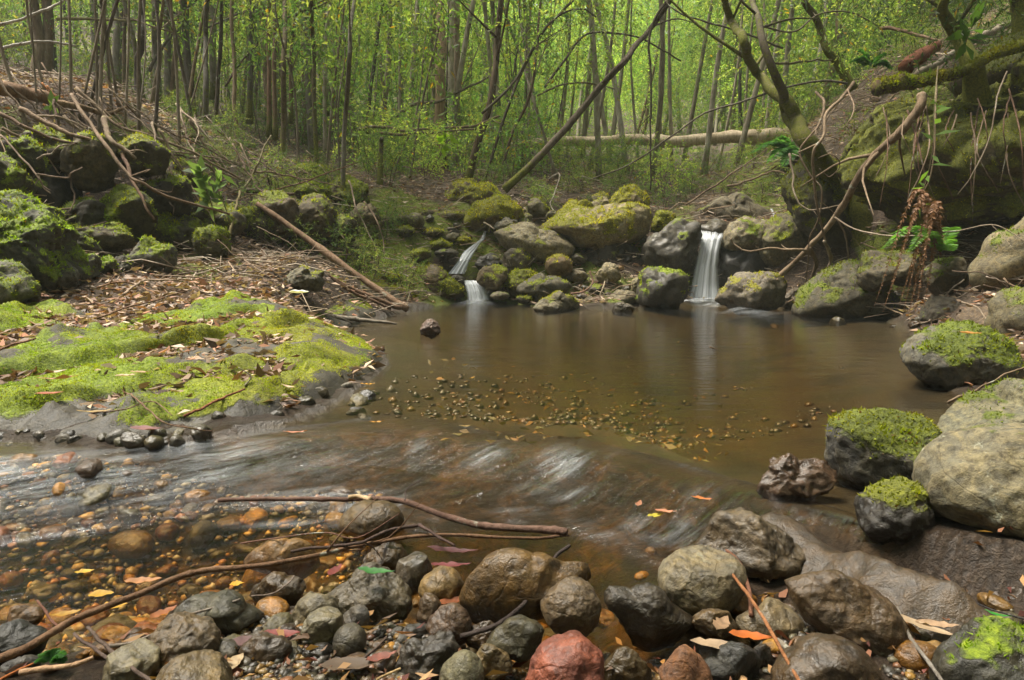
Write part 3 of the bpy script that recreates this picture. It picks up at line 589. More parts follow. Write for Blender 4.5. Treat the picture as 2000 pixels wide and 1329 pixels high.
rock('overhanging brown slab above the dark hollow on the left bank', [(135,300),(150,280),(205,278),(220,300),(220,345),(190,365),(150,350)], Y=6.3, th=.9, col=(.12,.10,.06), moss=.55, mt=.45, seed=90, fac=8, name='boulder', cat='boulder')
rock('mossy rock at the left frame edge above the mossy slope', [(-60,330),(0,300),(30,330),(42,380),(30,420),(-20,430),(-60,420)], Y=5.4, th=.8, col=(.09,.085,.05), moss=.8, mt=.3, seed=91, name='boulder', cat='boulder')
rock('green cushion of mossy rock under the fallen sticks at the far left', [(25,290),(45,268),(70,290),(78,330),(50,345),(25,325)], Y=5.8, th=.8, col=(.08,.08,.05), moss=.85, mt=.2, seed=92, name='boulder', cat='boulder')
rock('dark mossy face of rock right of the hollow', [(208,420),(222,385),(270,378),(292,405),(290,450),(230,458)], Y=6.3, th=.8, col=(.08,.075,.045), moss=.85, mt=.3, seed=93, fac=6)
rock('mossy outcrop under the crossing sticks above the left bank', [(240,310),(255,278),(295,272),(318,300),(310,330),(265,338)], Y=6.6, th=.9, col=(.1,.085,.05), moss=.8, mt=.55, seed=94, fac=6)
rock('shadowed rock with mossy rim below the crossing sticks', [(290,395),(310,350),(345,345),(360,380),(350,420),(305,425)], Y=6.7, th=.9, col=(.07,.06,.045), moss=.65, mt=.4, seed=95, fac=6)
rock('broad mossy boulder behind the leafy seedling', [(350,440),(370,405),(430,395),(470,420),(465,455),(390,470)], Y=7.1, th=.8, col=(.09,.08,.05), moss=.75, mt=.45, seed=96, fac=5)
rock('steep dark green boulder cloaked in moss at the left edge', [(-60,500),(-30,405),(15,392),(55,408),(95,442),(122,488),(150,545),(125,572),(70,562),(30,535)], Y=4.9, th=.8, col=(.085,.09,.075), moss=.75, mt=.12, seed=97, fac=6, sub=6, name='boulder', cat='boulder')
rock('angular grey block with mossy corners at the far left waterless ledge', [(-60,530),(0,514),(36,518),(62,548),(70,578),(40,600),(-60,610)], Y=4.5, th=.8, col=(.13,.135,.115), moss=.6, mt=.2, seed=98, fac=8)
rock('grey jointed block at the foot of the steep mossy boulder', [(85,530),(100,515),(140,520),(152,550),(140,572),(95,570)], Y=5.0, th=.8, col=(.12,.125,.105), moss=.5, mt=.25, seed=99, fac=9)
rock('first low block in the ledge line beside the leaf litter', [(142,535),(150,505),(175,498),(192,520),(185,545),(155,555)], Y=5.3, th=.8, col=(.11,.115,.09), moss=.5, mt=.25, seed=100, fac=9)
rock('second low block in the ledge line, half grey half moss', [(186,530),(195,510),(215,502),(226,520),(222,540),(195,545)], Y=5.5, th=.8, col=(.115,.12,.1), moss=.6, mt=.25, seed=101, fac=9)
rock('third low block in the ledge line with a thin mossy top', [(220,525),(228,508),(250,505),(262,520),(255,532),(230,538)], Y=5.65, th=.8, col=(.12,.12,.1), moss=.5, mt=.3, seed=102, fac=9)
rock('longest grey block of the ledge line, moss along its top', [(252,520),(262,488),(310,475),(335,488),(330,515),(285,528)], Y=5.85, th=.7, col=(.13,.135,.115), moss=.55, mt=.3, seed=103, fac=8)
rock('brown mossy rock on top of the ledge line below the hollow', [(165,480),(170,448),(205,438),(240,450),(250,480),(215,492)], Y=6.0, th=.8, col=(.13,.115,.075), moss=.6, mt=.4, seed=104, fac=7)
rock('upright block with bright moss at the right end of the ledge line', [(388,490),(395,458),(420,445),(440,465),(440,500),(410,505)], Y=6.5, th=.9, col=(.13,.13,.09), moss=.85, mt=.4, seed=105, fac=7)
rock('small pale cobble in the shadow below the left boulders', (537,500,15,9), Y=7.35, col=(.14,.14,.115), seed=106)
rock('mossy lump on the slab crest under the leaning pole', [(560,560),(570,530),(600,522),(625,540),(630,560),(590,570)], Y=5.9, th=.9, col=(.17,.165,.13), moss=.5, mt=.6, seed=107, fac=9)
rock('added boulder coloured black for the shade of the hollow at far left', [(60,330),(120,320),(150,400),(140,470),(90,480),(55,420)], Y=6.3, th=.7, col=(.05,.045,.035), moss=.4, mt=.2, seed=160, fac=6, name='boulder', cat='boulder')  # dark boulder added to fill the hollow, its shade put into the colour
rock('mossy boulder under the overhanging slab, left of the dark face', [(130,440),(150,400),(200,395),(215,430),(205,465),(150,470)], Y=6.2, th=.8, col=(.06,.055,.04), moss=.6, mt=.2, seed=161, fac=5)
rock('long brown lip of rock above the hollow', [(20,290),(60,270),(130,275),(160,300),(120,325),(50,320)], Y=6.3, th=.8, col=(.09,.07,.05), moss=.6, mt=.4, seed=162, fac=5, name='boulder', cat='boulder')
rock('mossy rock below the leafy seedling, right of the dark face', [(290,470),(305,435),(350,425),(385,445),(380,480),(310,490)], Y=6.7, th=.8, col=(.09,.08,.05), moss=.8, mt=.4, seed=163, fac=5)
rock('brown rock with mossy brow above the crossing sticks', [(315,350),(330,325),(370,325),(390,350),(370,372),(330,372)], Y=7.3, th=.8, col=(.11,.09,.06), moss=.6, mt=.5, seed=164, fac=5)
rock('added dark rock coloured as the shade under the rounded boulder', [(480,480),(500,450),(590,455),(640,470),(640,500),(520,505)], Y=8.0, th=.5, col=(.06,.05,.038), moss=.4, mt=.4, seed=165, fac=4)  # filler rock; the shade under the boulder is in its colour
rock('mossy step of rock between the far left blocks and the hollow', [(120,490),(135,465),(170,462),(190,485),(175,505),(130,508)], Y=5.8, th=.8, col=(.09,.09,.07), moss=.7, mt=.25, seed=166, fac=7)
rock = _rock
# --- bank between, many mossy stones
for i, (lab, cx, cy, rx, ry, Y, mo, mt_) in enumerate((
 ('olive stone first in the row above the mossy bank',798,431,31,16,8.9,.45,.5), ('olive stone behind the first, nearer the trees',830,419,24,10,9.3,.5,.6),
 ('yellow mossed flat stone at the end of the row by the hump',880,421,29,9,9.3,.65,.75), ('mossy squat stone under the row on the bank',793,452,18,11,8.7,.75,.55),
 ('small grey stone nestled in moss beside the cascade channel',884,463,13,9,8.9,.1,.5), ('mossy bump high on the bank left of the row',752,432,18,11,8.8,.6,.5),
 ('bright mossy cushion beside the thin cascade',862,478,22,10,8.7,1.0,.6), ('wet dark stone in the channel of the thin cascade',872,495,24,9,8.55,.2,.3),
 ('mossy cushion stone above the long brown boulder',822,497,22,11,8.4,1.0,.55), ('round mossy stone near the leaning pole foot',676,507,14,10,7.9,.8,.5),
 ('low mossy stone left of the long brown boulder',760,540,24,9,7.9,.95,.6), ('pale mossy stone half way up the bank',712,505,16,10,8.1,.5,.5),
 ('mossy stone below the tan capped boulder',735,480,20,10,8.3,.9,.6), ('mossy hummock between row and cascade',845,455,20,9,8.9,.95,.7),
 ('stone with golden moss above the bright cushion',905,470,14,9,8.9,.9,.85), ('small wet stone at the top of the lower cascade',892,545,14,8,8.4,.3,.4),
 ('brown stone wedged over the angular block',965,505,14,8,8.55,.2,.6), ('dark pebble like stone behind the round capped boulder',1130,505,18,12,8.7,.2,.4),
 ('small brown stone right of the round capped boulder',1128,540,20,12,8.4,.3,.5), ('dull stone below the egg shaped pale one',1165,565,18,10,8.15,.4,.5),
 ('mossy stone at the waterline below the upright tan stone',1270,592,26,10,7.95,.75,.45), ('tiny bare stone in the middle of the weir front',1155,588,15,8,7.9,.1,.4),
 ('dark stone at the mouth of the lower cascade',975,578,20,8,8.05,.2,.4), ('mossy pebble by the grey weir rock',1025,585,16,9,7.95,.8,.6),
 ('golden pebble stone left of the olive boulder',1030,425,12,8,9.4,.5,.8), ('small olive stone right of the olive boulder',1078,420,12,9,9.5,.4,.6))):
    rock(lab, (cx, cy, rx, ry), Y=Y, th=1.0, col=[(.2,.19,.14),(.15,.135,.1),(.24,.22,.17),(.1,.09,.07)][i % 4], moss=mo, mt=mt_, seed=200+i, fac=5, sub=4, wet=.6 if 'wet' in lab or 'dark' in lab else 0)
# --- bedrock sill at the right, wet and smooth
# --- foreground stones
_rk = rock
def rock(label, out, wet=.3, rough=1.0, **k): return _rk(label, out, wet=min(1, wet*1.1+.38), rough=rough*.62, **k)
ZF = -.115
rock('large wet grey and ochre boulder right of the riffle', [(1352,1085),(1385,1040),(1425,1000),(1482,990),(1517,1004),(1548,1060),(1602,1102),(1600,1125),(1522,1145),(1450,1110),(1380,1105)], z=ZF, th=.75, col=(.16,.13,.095), wet=.75, seed=111, fac=8, rough=1.1, sub=6)
rock('light grey rounded cobble with speckled face beside the riffle', [(1288,1155),(1300,1102),(1350,1074),(1410,1077),(1450,1100),(1444,1160),(1400,1192),(1330,1200)], z=ZF, th=.9, col=(.27,.245,.18), seed=112, fac=4, rough=.7, lich=.8, sub=6)
rock('pale egg shaped cobble below the orange stem', [(1438,1215),(1478,1182),(1540,1186),(1570,1222),(1535,1250),(1465,1245)], z=ZF, th=.9, col=(.25,.215,.15), seed=113, fac=3, rough=.6)
rock('big ochre streaked dark boulder low at the right', [(1542,1145),(1600,1125),(1690,1146),(1752,1192),(1782,1252),(1762,1292),(1680,1288),(1608,1234),(1560,1190)], z=ZF, th=.7, col=(.15,.105,.06), wet=.7, seed=114, fac=5, rough=.8, sub=6)
rock('brown smooth cobble at the bottom edge behind the grey stick', [(1510,1330),(1560,1275),(1640,1250),(1700,1288),(1728,1350),(1640,1400),(1540,1390)], z=ZF, th=.8, col=(.13,.095,.06), wet=.5, seed=115, fac=3, rough=.7)
rock('dark green mottled boulder in the bottom right corner', [(1825,1290),(1890,1243),(2000,1232),(2070,1300),(2010,1420),(1860,1410)], z=-.13, th=.8, col=(.07,.072,.06), wet=.5, moss=.4, mt=.1, seed=116, fac=5)
rock('brick red cobble with dark blotches at the bottom edge', [(1034,1310),(1042,1288),(1090,1252),(1132,1243),(1160,1266),(1192,1335),(1180,1400),(1060,1400)], z=ZF, th=.9, col=(.34,.115,.085), seed=117, fac=6, rough=.7, sub=6)
rock('orange brown upright stone at the bottom edge, right of the red cobble', [(1288,1345),(1300,1282),(1326,1262),(1362,1282),(1390,1340),(1370,1400),(1300,1395)], z=ZF, th=.9, col=(.27,.13,.065), wet=.2, seed=118, fac=5, rough=.7)
rock('brown rounded cobble with a wet base in front of the amber slab', [(1054,1190),(1070,1150),(1112,1133),(1160,1150),(1174,1185),(1150,1232),(1095,1246),(1054,1218)], z=ZF, th=.9, col=(.19,.145,.095), wet=.35, seed=119, fac=4, rough=.7, sub=6)
rock('flat amber slab just under the water in the middle of the stream', [(898,1168),(945,1090),(1040,1085),(1100,1103),(1160,1108),(1168,1142),(1100,1155),(1050,1205),(990,1228),(918,1210)], z=-.135, th=.5, col=(.20,.125,.035), wet=.6, seed=120, fac=2, rough=.6, sub=5, tilt=-.06)
rock('long dark sharp backed rock between the brown and the light grey cobble', [(1180,1160),(1190,1146),(1235,1156),(1310,1186),(1358,1216),(1345,1230),(1195,1200)], z=ZF, th=.6, col=(.08,.07,.055), wet=.7, seed=121, fac=7)
rock('flat olive green stone lying in the puddle above the red cobble', [(948,1268),(980,1226),(1030,1211),(1060,1230),(1052,1264),(1000,1284)], z=ZF, th=.8, col=(.125,.125,.085), wet=.4, seed=122, fac=6, rough=.7)
rock('honey coloured round cobble ringed by red leaves', [(818,1152),(840,1120),(872,1110),(902,1135),(906,1166),(872,1184),(830,1172)], z=ZF, th=.9, col=(.27,.19,.075), wet=.2, seed=123, fac=3, rough=.6)
rock('rugged grey brown boulder with a green leaf and moss on its rim', [(636,1165),(680,1126),(740,1114),(790,1148),(804,1185),(772,1212),(700,1200),(655,1188)], z=ZF, th=.85, col=(.145,.13,.10), wet=.25, moss=.25, mt=.3, seed=124, fac=7, rough=1.1, sub=6)
rock('grey shining upright stone behind the honey coloured cobble', [(772,1130),(788,1088),(815,1075),(836,1094),(842,1132),(822,1156),(788,1155)], z=ZF, th=.8, col=(.15,.14,.13), wet=.7, seed=125, fac=5, rough=.6)
rock('small brown flat faced stone left of the triangular one', [(818,1190),(832,1160),(860,1180),(856,1208),(824,1226)], z=ZF, th=.9, col=(.17,.125,.085), wet=.6, seed=126, fac=6)
rock('brown triangular stone with a water line across it', [(832,1222),(858,1195),(882,1180),(922,1225),(905,1252),(860,1254)], z=ZF, th=.9, col=(.15,.095,.055), wet=.7, seed=127, fac=8)
rock('dark round ball like cobble in the gravel', (683,1254,33,31), z=-.10, th=1, col=(.095,.088,.065), seed=128, fac=1, rough=.4)
rock('grey blue flat cobble above the dark round one', [(667,1222),(680,1195),(700,1184),(724,1200),(722,1224),(690,1230)], z=-.10, th=.9, col=(.13,.125,.125), seed=129, fac=6, rough=.6)
rock('front pale angular stone of the leaning pair', [(582,1245),(600,1205),(640,1186),(655,1190),(669,1222),(640,1250),(595,1262)], z=-.10, th=.8, col=(.30,.285,.215), seed=130, fac=8, rough=.8, lich=.5)
rock('rear pale angular stone of the leaning pair', [(568,1220),(582,1180),(605,1160),(645,1165),(665,1182),(640,1225),(590,1232)], z=-.11, th=.8, col=(.26,.235,.165), seed=131, fac=8, rough=.8)
rock('small pink stone behind the grey blue flat cobble', [(668,1200),(675,1180),(695,1178),(705,1192),(690,1205)], z=-.10, th=.9, col=(.42,.22,.18), seed=132, fac=5)
rock('black rough pitted rock in the wet gravel', [(768,1300),(790,1258),(830,1247),(882,1250),(888,1278),(868,1325),(800,1330)], z=-.10, th=.8, col=(.065,.058,.05), wet=.6, seed=133, fac=9, rough=1.8)
rock('smooth grey green oval cobble at the bottom edge', [(860,1340),(878,1290),(908,1273),(935,1290),(942,1335),(925,1380),(875,1380)], z=-.10, th=.9, col=(.15,.15,.11), wet=.15, seed=134, fac=1, rough=.4)
rock('knobbly yellow brown stone in the puddle beside the oval cobble', [(925,1290),(945,1262),(985,1275),(1000,1300),(980,1325),(935,1320)], z=-.12, th=.8, col=(.17,.13,.06), wet=.6, seed=135, fac=6)
rock('yellow brown rounded rock cut by the bottom edge, lower left', [(305,1335),(340,1290),(392,1282),(432,1300),(464,1350),(440,1420),(320,1420)], z=-.10, th=.9, col=(.21,.16,.085), seed=136, fac=4, rough=.7, sub=6)
rock('large brown pitted rock behind the yellow brown one', [(255,1290),(300,1235),(380,1218),(420,1240),(432,1285),(390,1300),(300,1315)], z=-.10, th=.9, col=(.165,.125,.075), wet=.2, seed=137, fac=4, rough=1.1, sub=6)
rock('dark green flat wet slab under the forked grey twig', [(318,1222),(350,1182),(410,1168),(480,1190),(524,1216),(505,1236),(400,1240)], z=-.115, th=.7, col=(.085,.085,.06), wet=.5, seed=138, fac=5, rough=.7)
rock('speckled cream coloured rock low at the left', [(195,1310),(225,1265),(262,1254),(298,1272),(300,1330),(220,1360)], z=-.10, th=.9, col=(.29,.275,.2), seed=139, fac=5, lich=1)
rock('amber submerged slab crossed by the long stick', [(478,1095),(510,1066),(560,1058),(612,1074),(625,1104),(550,1120)], z=-.15, th=.6, col=(.28,.16,.03), wet=.3, seed=140, fac=2, rough=.5)
rock('round brown boulder with a silver wet face in the riffle below the floating branch', [(658,1030),(680,998),(730,984),(780,1000),(790,1035),(740,1052),(690,1052)], z=-.13, th=.9, col=(.17,.12,.045), wet=.8, seed=141, fac=2, rough=.5)
rock('brown shiny cobble at the right edge near the dark twigs', [(1918,1170),(1950,1148),(2010,1146),(2040,1195),(1960,1208)], z=-.12, th=.9, col=(.14,.095,.06), wet=.7, seed=142)
rock('thin black slate at the bottom edge below the tan leaves', [(1368,1303),(1400,1286),(1482,1284),(1488,1308),(1400,1325)], z=-.10, th=.7, col=(.045,.047,.05), wet=.5, seed=143, fac=5)
rock('dark brown ridge backed rock beside the red leaf', [(465,1275),(490,1250),(540,1243),(572,1256),(565,1290),(500,1305)], z=-.10, th=.8, col=(.12,.09,.06), wet=.5, seed=144, fac=6)
rock('orange submerged rock under the slope of the stream at left', [(5,1205),(25,1185),(60,1182),(85,1205),(60,1225),(20,1225)], z=-.14, th=.8, col=(.24,.14,.04), wet=.3, seed=145)
rock('blackish flat rock at the lower left edge', [(-60,1260),(-10,1232),(50,1230),(90,1250),(60,1285),(-40,1290)], z=-.11, th=.8, col=(.05,.052,.05), wet=.4, seed=146)
rock('brown mottled boulder under water behind the rugged one', [(710,1100),(740,1068),(785,1072),(800,1100),(760,1115)], z=-.14, th=.8, col=(.17,.115,.045), wet=.6, seed=147)
rock('brown water worn stone beside the curled twig', [(480,1165),(510,1135),(560,1128),(600,1150),(585,1172),(510,1178)], z=-.125, th=.7, col=(.15,.11,.055), wet=.8, seed=148, fac=6)
rock('brown stone wedged between amber slab and triangular stone', [(905,1240),(930,1225),(975,1230),(985,1252),(930,1262)], z=-.125, th=.8, col=(.16,.11,.055), wet=.7, seed=149)
rock('tawny submerged slab at the bottom between red and orange stones', [(1165,1300),(1195,1278),(1255,1285),(1275,1320),(1230,1345),(1170,1335)], z=-.125, th=.7, col=(.16,.12,.05), wet=.7, seed=150)
rock('small dark stones wet lump beneath the tan leaf', [(1455,1290),(1475,1272),(1510,1268),(1515,1290),(1480,1302)], z=-.11, th=.8, col=(.09,.075,.06), wet=.7, seed=151)
rock('yellowish cobble behind the speckled light grey one', [(1350,1215),(1375,1195),(1430,1205),(1440,1230),(1390,1240)], z=-.12, th=.8, col=(.2,.15,.085), wet=.4, seed=152)
# --- loose cobbles: twelve stone shapes shared by many
SHAPES = []
for k in range(14):
    r = np.random.default_rng(500+k); v, f = ico(4); v = v*np.array([1, r.uniform(.6, .9), r.uniform(.42, .75)])
    v = shape(v/1.0, r, 5, .9 if k % 3 else .5); SHAPES.append((v, f))
def shape_mesh(k):
    v, f = SHAPES[k]
    o = mk('cobble', v, f, M['rock'], attrs=dict(moss=np.zeros(len(v)), wet=np.full(len(v), .95 if k % 2 else .6), lichen=np.zeros(len(v)), mtint=np.zeros(len(v))))
    me = o.data; bpy.data.objects.remove(o); return me
CM = [shape_mesh(k) for k in range(14)]
TONES = {'amber': (.56,.30,.04), 'ochre': (.44,.28,.08), 'brown': (.15,.10,.06), 'olive': (.16,.15,.085), 'grey': (.17,.165,.15), 'dark': (.07,.065,.058), 'pale': (.30,.27,.2), 'rusty': (.34,.13,.05)}
taken = [(a, b, c*.9) for a, b, c, d in HERO]
def cobbles(n, x0, x1, y0, y1, rmin, rmax, tones, where, sink, seed, z0=-.12):
    r = np.random.default_rng(seed); done = 0
    for _ in range(n*30):
        if done >= n: break
        p = PZ(r.uniform(x0, x1), y0+(y1-y0)*r.random()**.85, z0); rad = rmin + (rmax-rmin)*r.random()**1.8
        if any((p[0]-a)**2+(p[1]-b)**2 < (.72*(c+rad))**2 for a, b, c in taken): continue
        taken.append((p[0], p[1], rad)); t = tones[r.integers(len(tones))]
        o = bpy.data.objects.new('cobble', CM[r.integers(14)]); COL.objects.link(o)
        g = float(terrain([p[0]], [p[1]])[0])
        o.location = (p[0], p[1], g + rad*sink); o.scale = (rad, rad*r.uniform(.75, 1.1), rad*r.uniform(.75, 1.15)); o.rotation_euler = (r.normal()*.2, r.normal()*.2, r.uniform(0, 6.3))
        k = r.uniform(.75, 1.25); o.color = (*[c*k for c in TONES[t]], 1)
        tag(o, f'{t} water worn cobble {where}', 'cobble', f'{t} cobbles {where}'); done += 1
cobbles(150, -120, 760, 985, 1240, .026, .07, ['amber', 'ochre', 'brown', 'olive', 'grey', 'amber', 'rusty', 'ochre', 'olive'], 'under shallow water in the lower left stream', .12, 61, -.17)
cobbles(80, -60, 900, 1170, 1330, .012, .04, ['brown', 'amber', 'dark', 'ochre', 'olive', 'brown', 'grey'], 'on the wet gravel bar along the bottom edge', .2, 62)
cobbles(64, 880, 1990, 1180, 1330, .014, .045, ['brown', 'dark', 'olive', 'ochre', 'amber'], 'between the large stones at the lower right', .12, 63)
cobbles(22, 680, 1300, 1040, 1180, .018, .045, ['amber', 'brown', 'ochre', 'olive'], 'in the shallows round the amber slab', .05, 64)
def weir_stones(n, box, tones, where, seed, name='weir_stone'):
    r = np.random.default_rng(seed)
    for i in range(n):
        p = hit(r.uniform(box[0], box[2]), r.uniform(box[1], box[3])); rad = r.uniform(.035, .10)*r.uniform(.6, 1.1)*(.55 if p[1] < 4.2 else 1); t = tones[r.integers(len(tones))]
        o = bpy.data.objects.new(name, CM[r.integers(14)]); COL.objects.link(o); o.location = p+np.array([0, 0, rad*.15]); o.scale = (rad, rad*.9, rad*r.uniform(.8, 1.2)); o.rotation_euler = (r.normal()*.3, r.normal()*.3, r.uniform(0, 6.3)); k = r.uniform(.7, 1.1); o.color = (*[c*k for c in TONES[t]], 1)
        tag(o, f'small {t} stone {where}', 'stone', f'small {t} stones {where}')
weir_stones(60, (960, 490, 1345, 600), ['brown', 'olive', 'dark', 'grey', 'ochre'], 'packed between the larger rocks of the weir', 81)
weir_stones(26, (1420, 560, 1990, 650), ['brown', 'dark', 'olive'], 'along the foot of the right bank', 82)
weir_stones(22, (690, 420, 960, 470), ['olive', 'grey', 'brown'], 'in the mossy row above the left cascade', 83)
weir_stones(34, (-20, 838, 420, 872), ['dark', 'olive', 'grey'], 'broken off along the wet toe of the mossy slab', 84)
weir_stones(22, (420, 735, 745, 830), ['dark', 'olive', 'grey'], 'on the wet shelf at the right end of the mossy slab', 85)
# --- gravel: too many to count
def gravel(n, x0, x1, y0, y1, seed, big=1.0, zz=-.11, dark=1.0, rmax=.011):
    r = np.random.default_rng(seed); bv, bf = ico(1); V, Fc, T = [], [], []
    w = PZ(r.uniform(x0, x1, n), r.uniform(y0, y1, n), zz)
    if zz < -.19: w = w[fbm(np.stack([w[:, 0], w[:, 1], 0*w[:, 0]], 1)*1.6+5, 3)*.55 + 1.05*np.exp(-((w[:, 0]-.4)/.85)**2-((w[:, 1]-3.3)/1.0)**2) > .25+.9*r.random(len(w))]; n = len(w)
    g = terrain(w[:, 0], w[:, 1]) - (.004 if zz < -.19 else 0); tn = np.array(list(TONES.values()))
    for i in range(n):
        rad = (.003+rmax*r.random()**3)*big; v = bv*(1+.25*r.normal(size=(len(bv), 1)))*np.array([1, r.uniform(.6, 1), r.uniform(.4, .8)])*rad; a = r.uniform(0, 6.3)
        v = v@np.array([[math.cos(a), math.sin(a), 0], [-math.sin(a), math.cos(a), 0], [0, 0, 1]]); v += (w[i, 0], w[i, 1], g[i]+rad*.3)
        V.append(v); Fc.append(bf+i*len(bv)); T.append(np.tile((tn[r.integers(8)]*.5+.05*np.array([1,.75,.5]))*r.uniform(.3, 1.0)*dark, (len(bv), 1)))
    return mk('gravel', np.concatenate(V), np.concatenate(Fc), M['gravel'], attrs=dict(tint=np.concatenate(T)), col=(1, 1, 1, 1))
tag(gravel(3600, 430, 930, 1200, 1400, 71), 'fine wet brown gravel filling the gaps between the cobbles along the bottom', 'gravel', kind='stuff')
tag(gravel(1500, 950, 2000, 1225, 1390, 74), 'coarse wet brown gravel between the stones along the bottom right', 'gravel', kind='stuff')
tag(gravel(5600, -450, 740, 960, 1190, 72, 1.5, -.14, 2.8), 'fine orange gravel under the shallow water on the left', 'gravel', kind='stuff')
tag(gravel(10000, 640, 1750, 620, 890, 73, 1.25, -.2, .6, .02), 'olive and amber pebbles scattered on the pool bottom', 'gravel', kind='stuff')
# ---------------------------------------------------------------- mossy bedrock slabs of the left bank
def slab(label, poly, amp, per, seed, col, lift=.05, bare=None, gold=(0.0, 0.0), name='rock_slab'):
    w = np.array([hit(a, b)[:2] for a, b in poly]); x0, y0 = w.min(0)-.1; x1, y1 = w.max(0)+.1
    st = max(.016, min(.02, (x1-x0)/200)); xs, ys = np.arange(x0, x1, st), np.arange(y0, y1, st*1.2); A_, B_ = np.meshgrid(xs, ys); x, y = A_.ravel(), B_.ravel()
    sd = poly_sd(x, y, w); q = np.stack([x, y, np.zeros_like(x)+seed], 1)
    base = np.maximum(tps(x, y), .02)
    nrm = np.array([.72, -.69]); t = (x*nrm[0]+y*nrm[1])/per + .55*fbm(q*1.1, 3) + .10*fbm(q*5, 2); fr = t-np.floor(t)
    saw = np.where(fr < .86, fr/.86, 1-(fr-.86)/.14)
    stepsz = amp*(saw-.5)*(.6+.5*perlin(q*1.7+3))
    edge = sstep(0, .22, sd + .05*fbm(q*4, 3)); chip = (.055*np.round(2.4*fbm(q*3.6+21, 4))/2.4 + .02*fbm(q*13, 3))*(1-sstep(.1, .5, sd))
    z = base + (lift + chip + stepsz*2 + .055*fbm(q*2.3, 4) + .020*fbm(q*7, 4) + .02*(.3-np.abs(fbm(q*4.1+70, 3))))*edge - .10*(1-sstep(-.06, .10, sd)) - .35*(1-sstep(-.16, -.03, sd)) 
    near_ = np.abs(sd) < 3; wd = poly_sd(x, y, WPOLY); z = np.minimum(z, .03+.5*np.maximum(-wd, 0)**1.0 - .5*np.maximum(wd, 0))
    v = np.stack([x, y, z], 1); ii = np.arange(x.size).reshape(A_.shape); kp = (sd > -.17).reshape(A_.shape)
    f = np.stack([ii[:-1, :-1], ii[:-1, 1:], ii[1:, 1:], ii[1:, :-1]], -1)[kp[:-1, :-1] & kp[1:, 1:] & kp[:-1, 1:] & kp[1:, :-1]]
    us = np.unique(f); rm = np.full(x.size, -1); rm[us] = np.arange(len(us)); v = v[us]; f = rm[f]; q = q[us]; sdu, fru = sd[us], fr[us]
    mo = .82 + .75*fbm(q*1.5+11, 4) + .3*fbm(q*6, 3) - .55*((fru > .55) & (fru < .86))*sstep(-.3, .3, fbm(q*1.9+30, 2)) + .35*(fru > .84)
    mo *= sstep(.015, .10, v[:, 2])*sstep(-.02, .14, sdu+.10*fbm(q*6, 3))
    if bare is not None:
        bz = PZ(*bare[:2], .12); mo -= 1.0*np.exp(-((v[:, 0]-bz[0])/bare[2])**2-((v[:, 1]-bz[1])/bare[3])**2)
    mo = np.clip(mo, 0, 1); wt = .35-.35*sstep(.06, .22, v[:, 2]+.05*fbm(q*5, 2)); mt = np.clip(gold[0]+(gold[1]-gold[0])*sstep(-2.2, -1.0, v[:, 0])+.35*fbm(q*1.2+60, 2), 0, 1)
    o_ = np.array([*w.mean(0), 0.0]); ob = mk(name, v, f, M['rock'], loc=o_, attrs=dict(moss=mo, wet=wt, lichen=np.full(len(v), .1), mtint=mt), col=(*col, 1)); ob['_o'] = o_.tolist()
    tag(ob, label, 'rock slab'); tri = np.concatenate([f[:, :3], f[:, [0, 2, 3]]])
    fuzz('moss', v, tri, mo, 42000, .0065, float(np.mean(gold)), ob, seed, dim=1.0, cap=230000, wid=.30)
    return v, f
SLABV, SLABF = slab('broad stepped rock slab carpeted in bright yellow green moss at the left of the pool', [(-320,760),(-100,720),(0,690),(200,640),(350,602),(480,560),(560,517),(620,512),(690,560),(735,612),(650,640),(700,668),(755,700),(742,725),(660,775),(560,826),(440,856),(330,876),(200,890),(100,878),(-50,868),(-320,880)], .055, .62, 5, (.066,.062,.05), bare=(430,705,.32,.22), gold=(.12, .62))
slab('smaller moss covered slab behind the strip of leaf litter at the far left', [(-300,640),(-60,600),(60,592),(150,600),(190,625),(120,650),(0,672),(-300,720)], .03, .5, 8, (.12,.12,.1), gold=(.25, .3), lift=.06)

slab('golden green mossy bank of lumps and stones left of the thin cascade', [(686,520),(700,480),(745,445),(800,442),(880,452),(945,462),(915,500),(880,530),(840,560),(800,592),(740,588),(690,565)], .0, .6, 15, (.13,.12,.09), gold=(.55, .8), lift=.09, name='mossy_bank')
def sill():
    w = np.array([PZ(a, b, -.02)[:2] for a, b in [(1392,985),(1480,972),(1600,998),(1720,1052),(1850,1105),(2000,1175),(2120,1250),(1930,1240),(1740,1190),(1600,1125),(1480,1075),(1400,1035)]])
    xs, ys = np.arange(w[:, 0].min()-.1, w[:, 0].max()+.1, .011), np.arange(w[:, 1].min()-.1, w[:, 1].max()+.1, .011); A_, B_ = np.meshgrid(xs, ys); x, y = A_.ravel(), B_.ravel(); sd = poly_sd(x, y, w); q = np.stack([x, y, 0*x], 1)
    z = -.005 - .17*(1-sstep(-.08, .16, sd)) + .035*fbm(q*3.5, 4)*sstep(-.05, .1, sd) + .010*fbm(q*14, 3) - .045*sstep(.1, .9, (x-w[:, 0].min()))*0
    v = np.stack([x, y, z], 1); ii = np.arange(x.size).reshape(A_.shape); kp = (sd > -.09).reshape(A_.shape); f = np.stack([ii[:-1, :-1], ii[:-1, 1:], ii[1:, 1:], ii[1:, :-1]], -1)[kp[:-1, :-1] & kp[1:, 1:] & kp[:-1, 1:] & kp[1:, :-1]]
    us = np.unique(f); rm = np.full(x.size, -1); rm[us] = np.arange(len(us)); v = v[us]; f = rm[f]; k = np.zeros(len(v))
    tag(mk('bedrock', v, f, M['rock'], loc=(*w.mean(0), 0), attrs=dict(moss=k, wet=k+.6, lichen=k, mtint=k), col=(.085,.058,.030,1)), 'smooth brown wet bedrock sill running from the riffle to the pale boulder', 'rock')
sill()
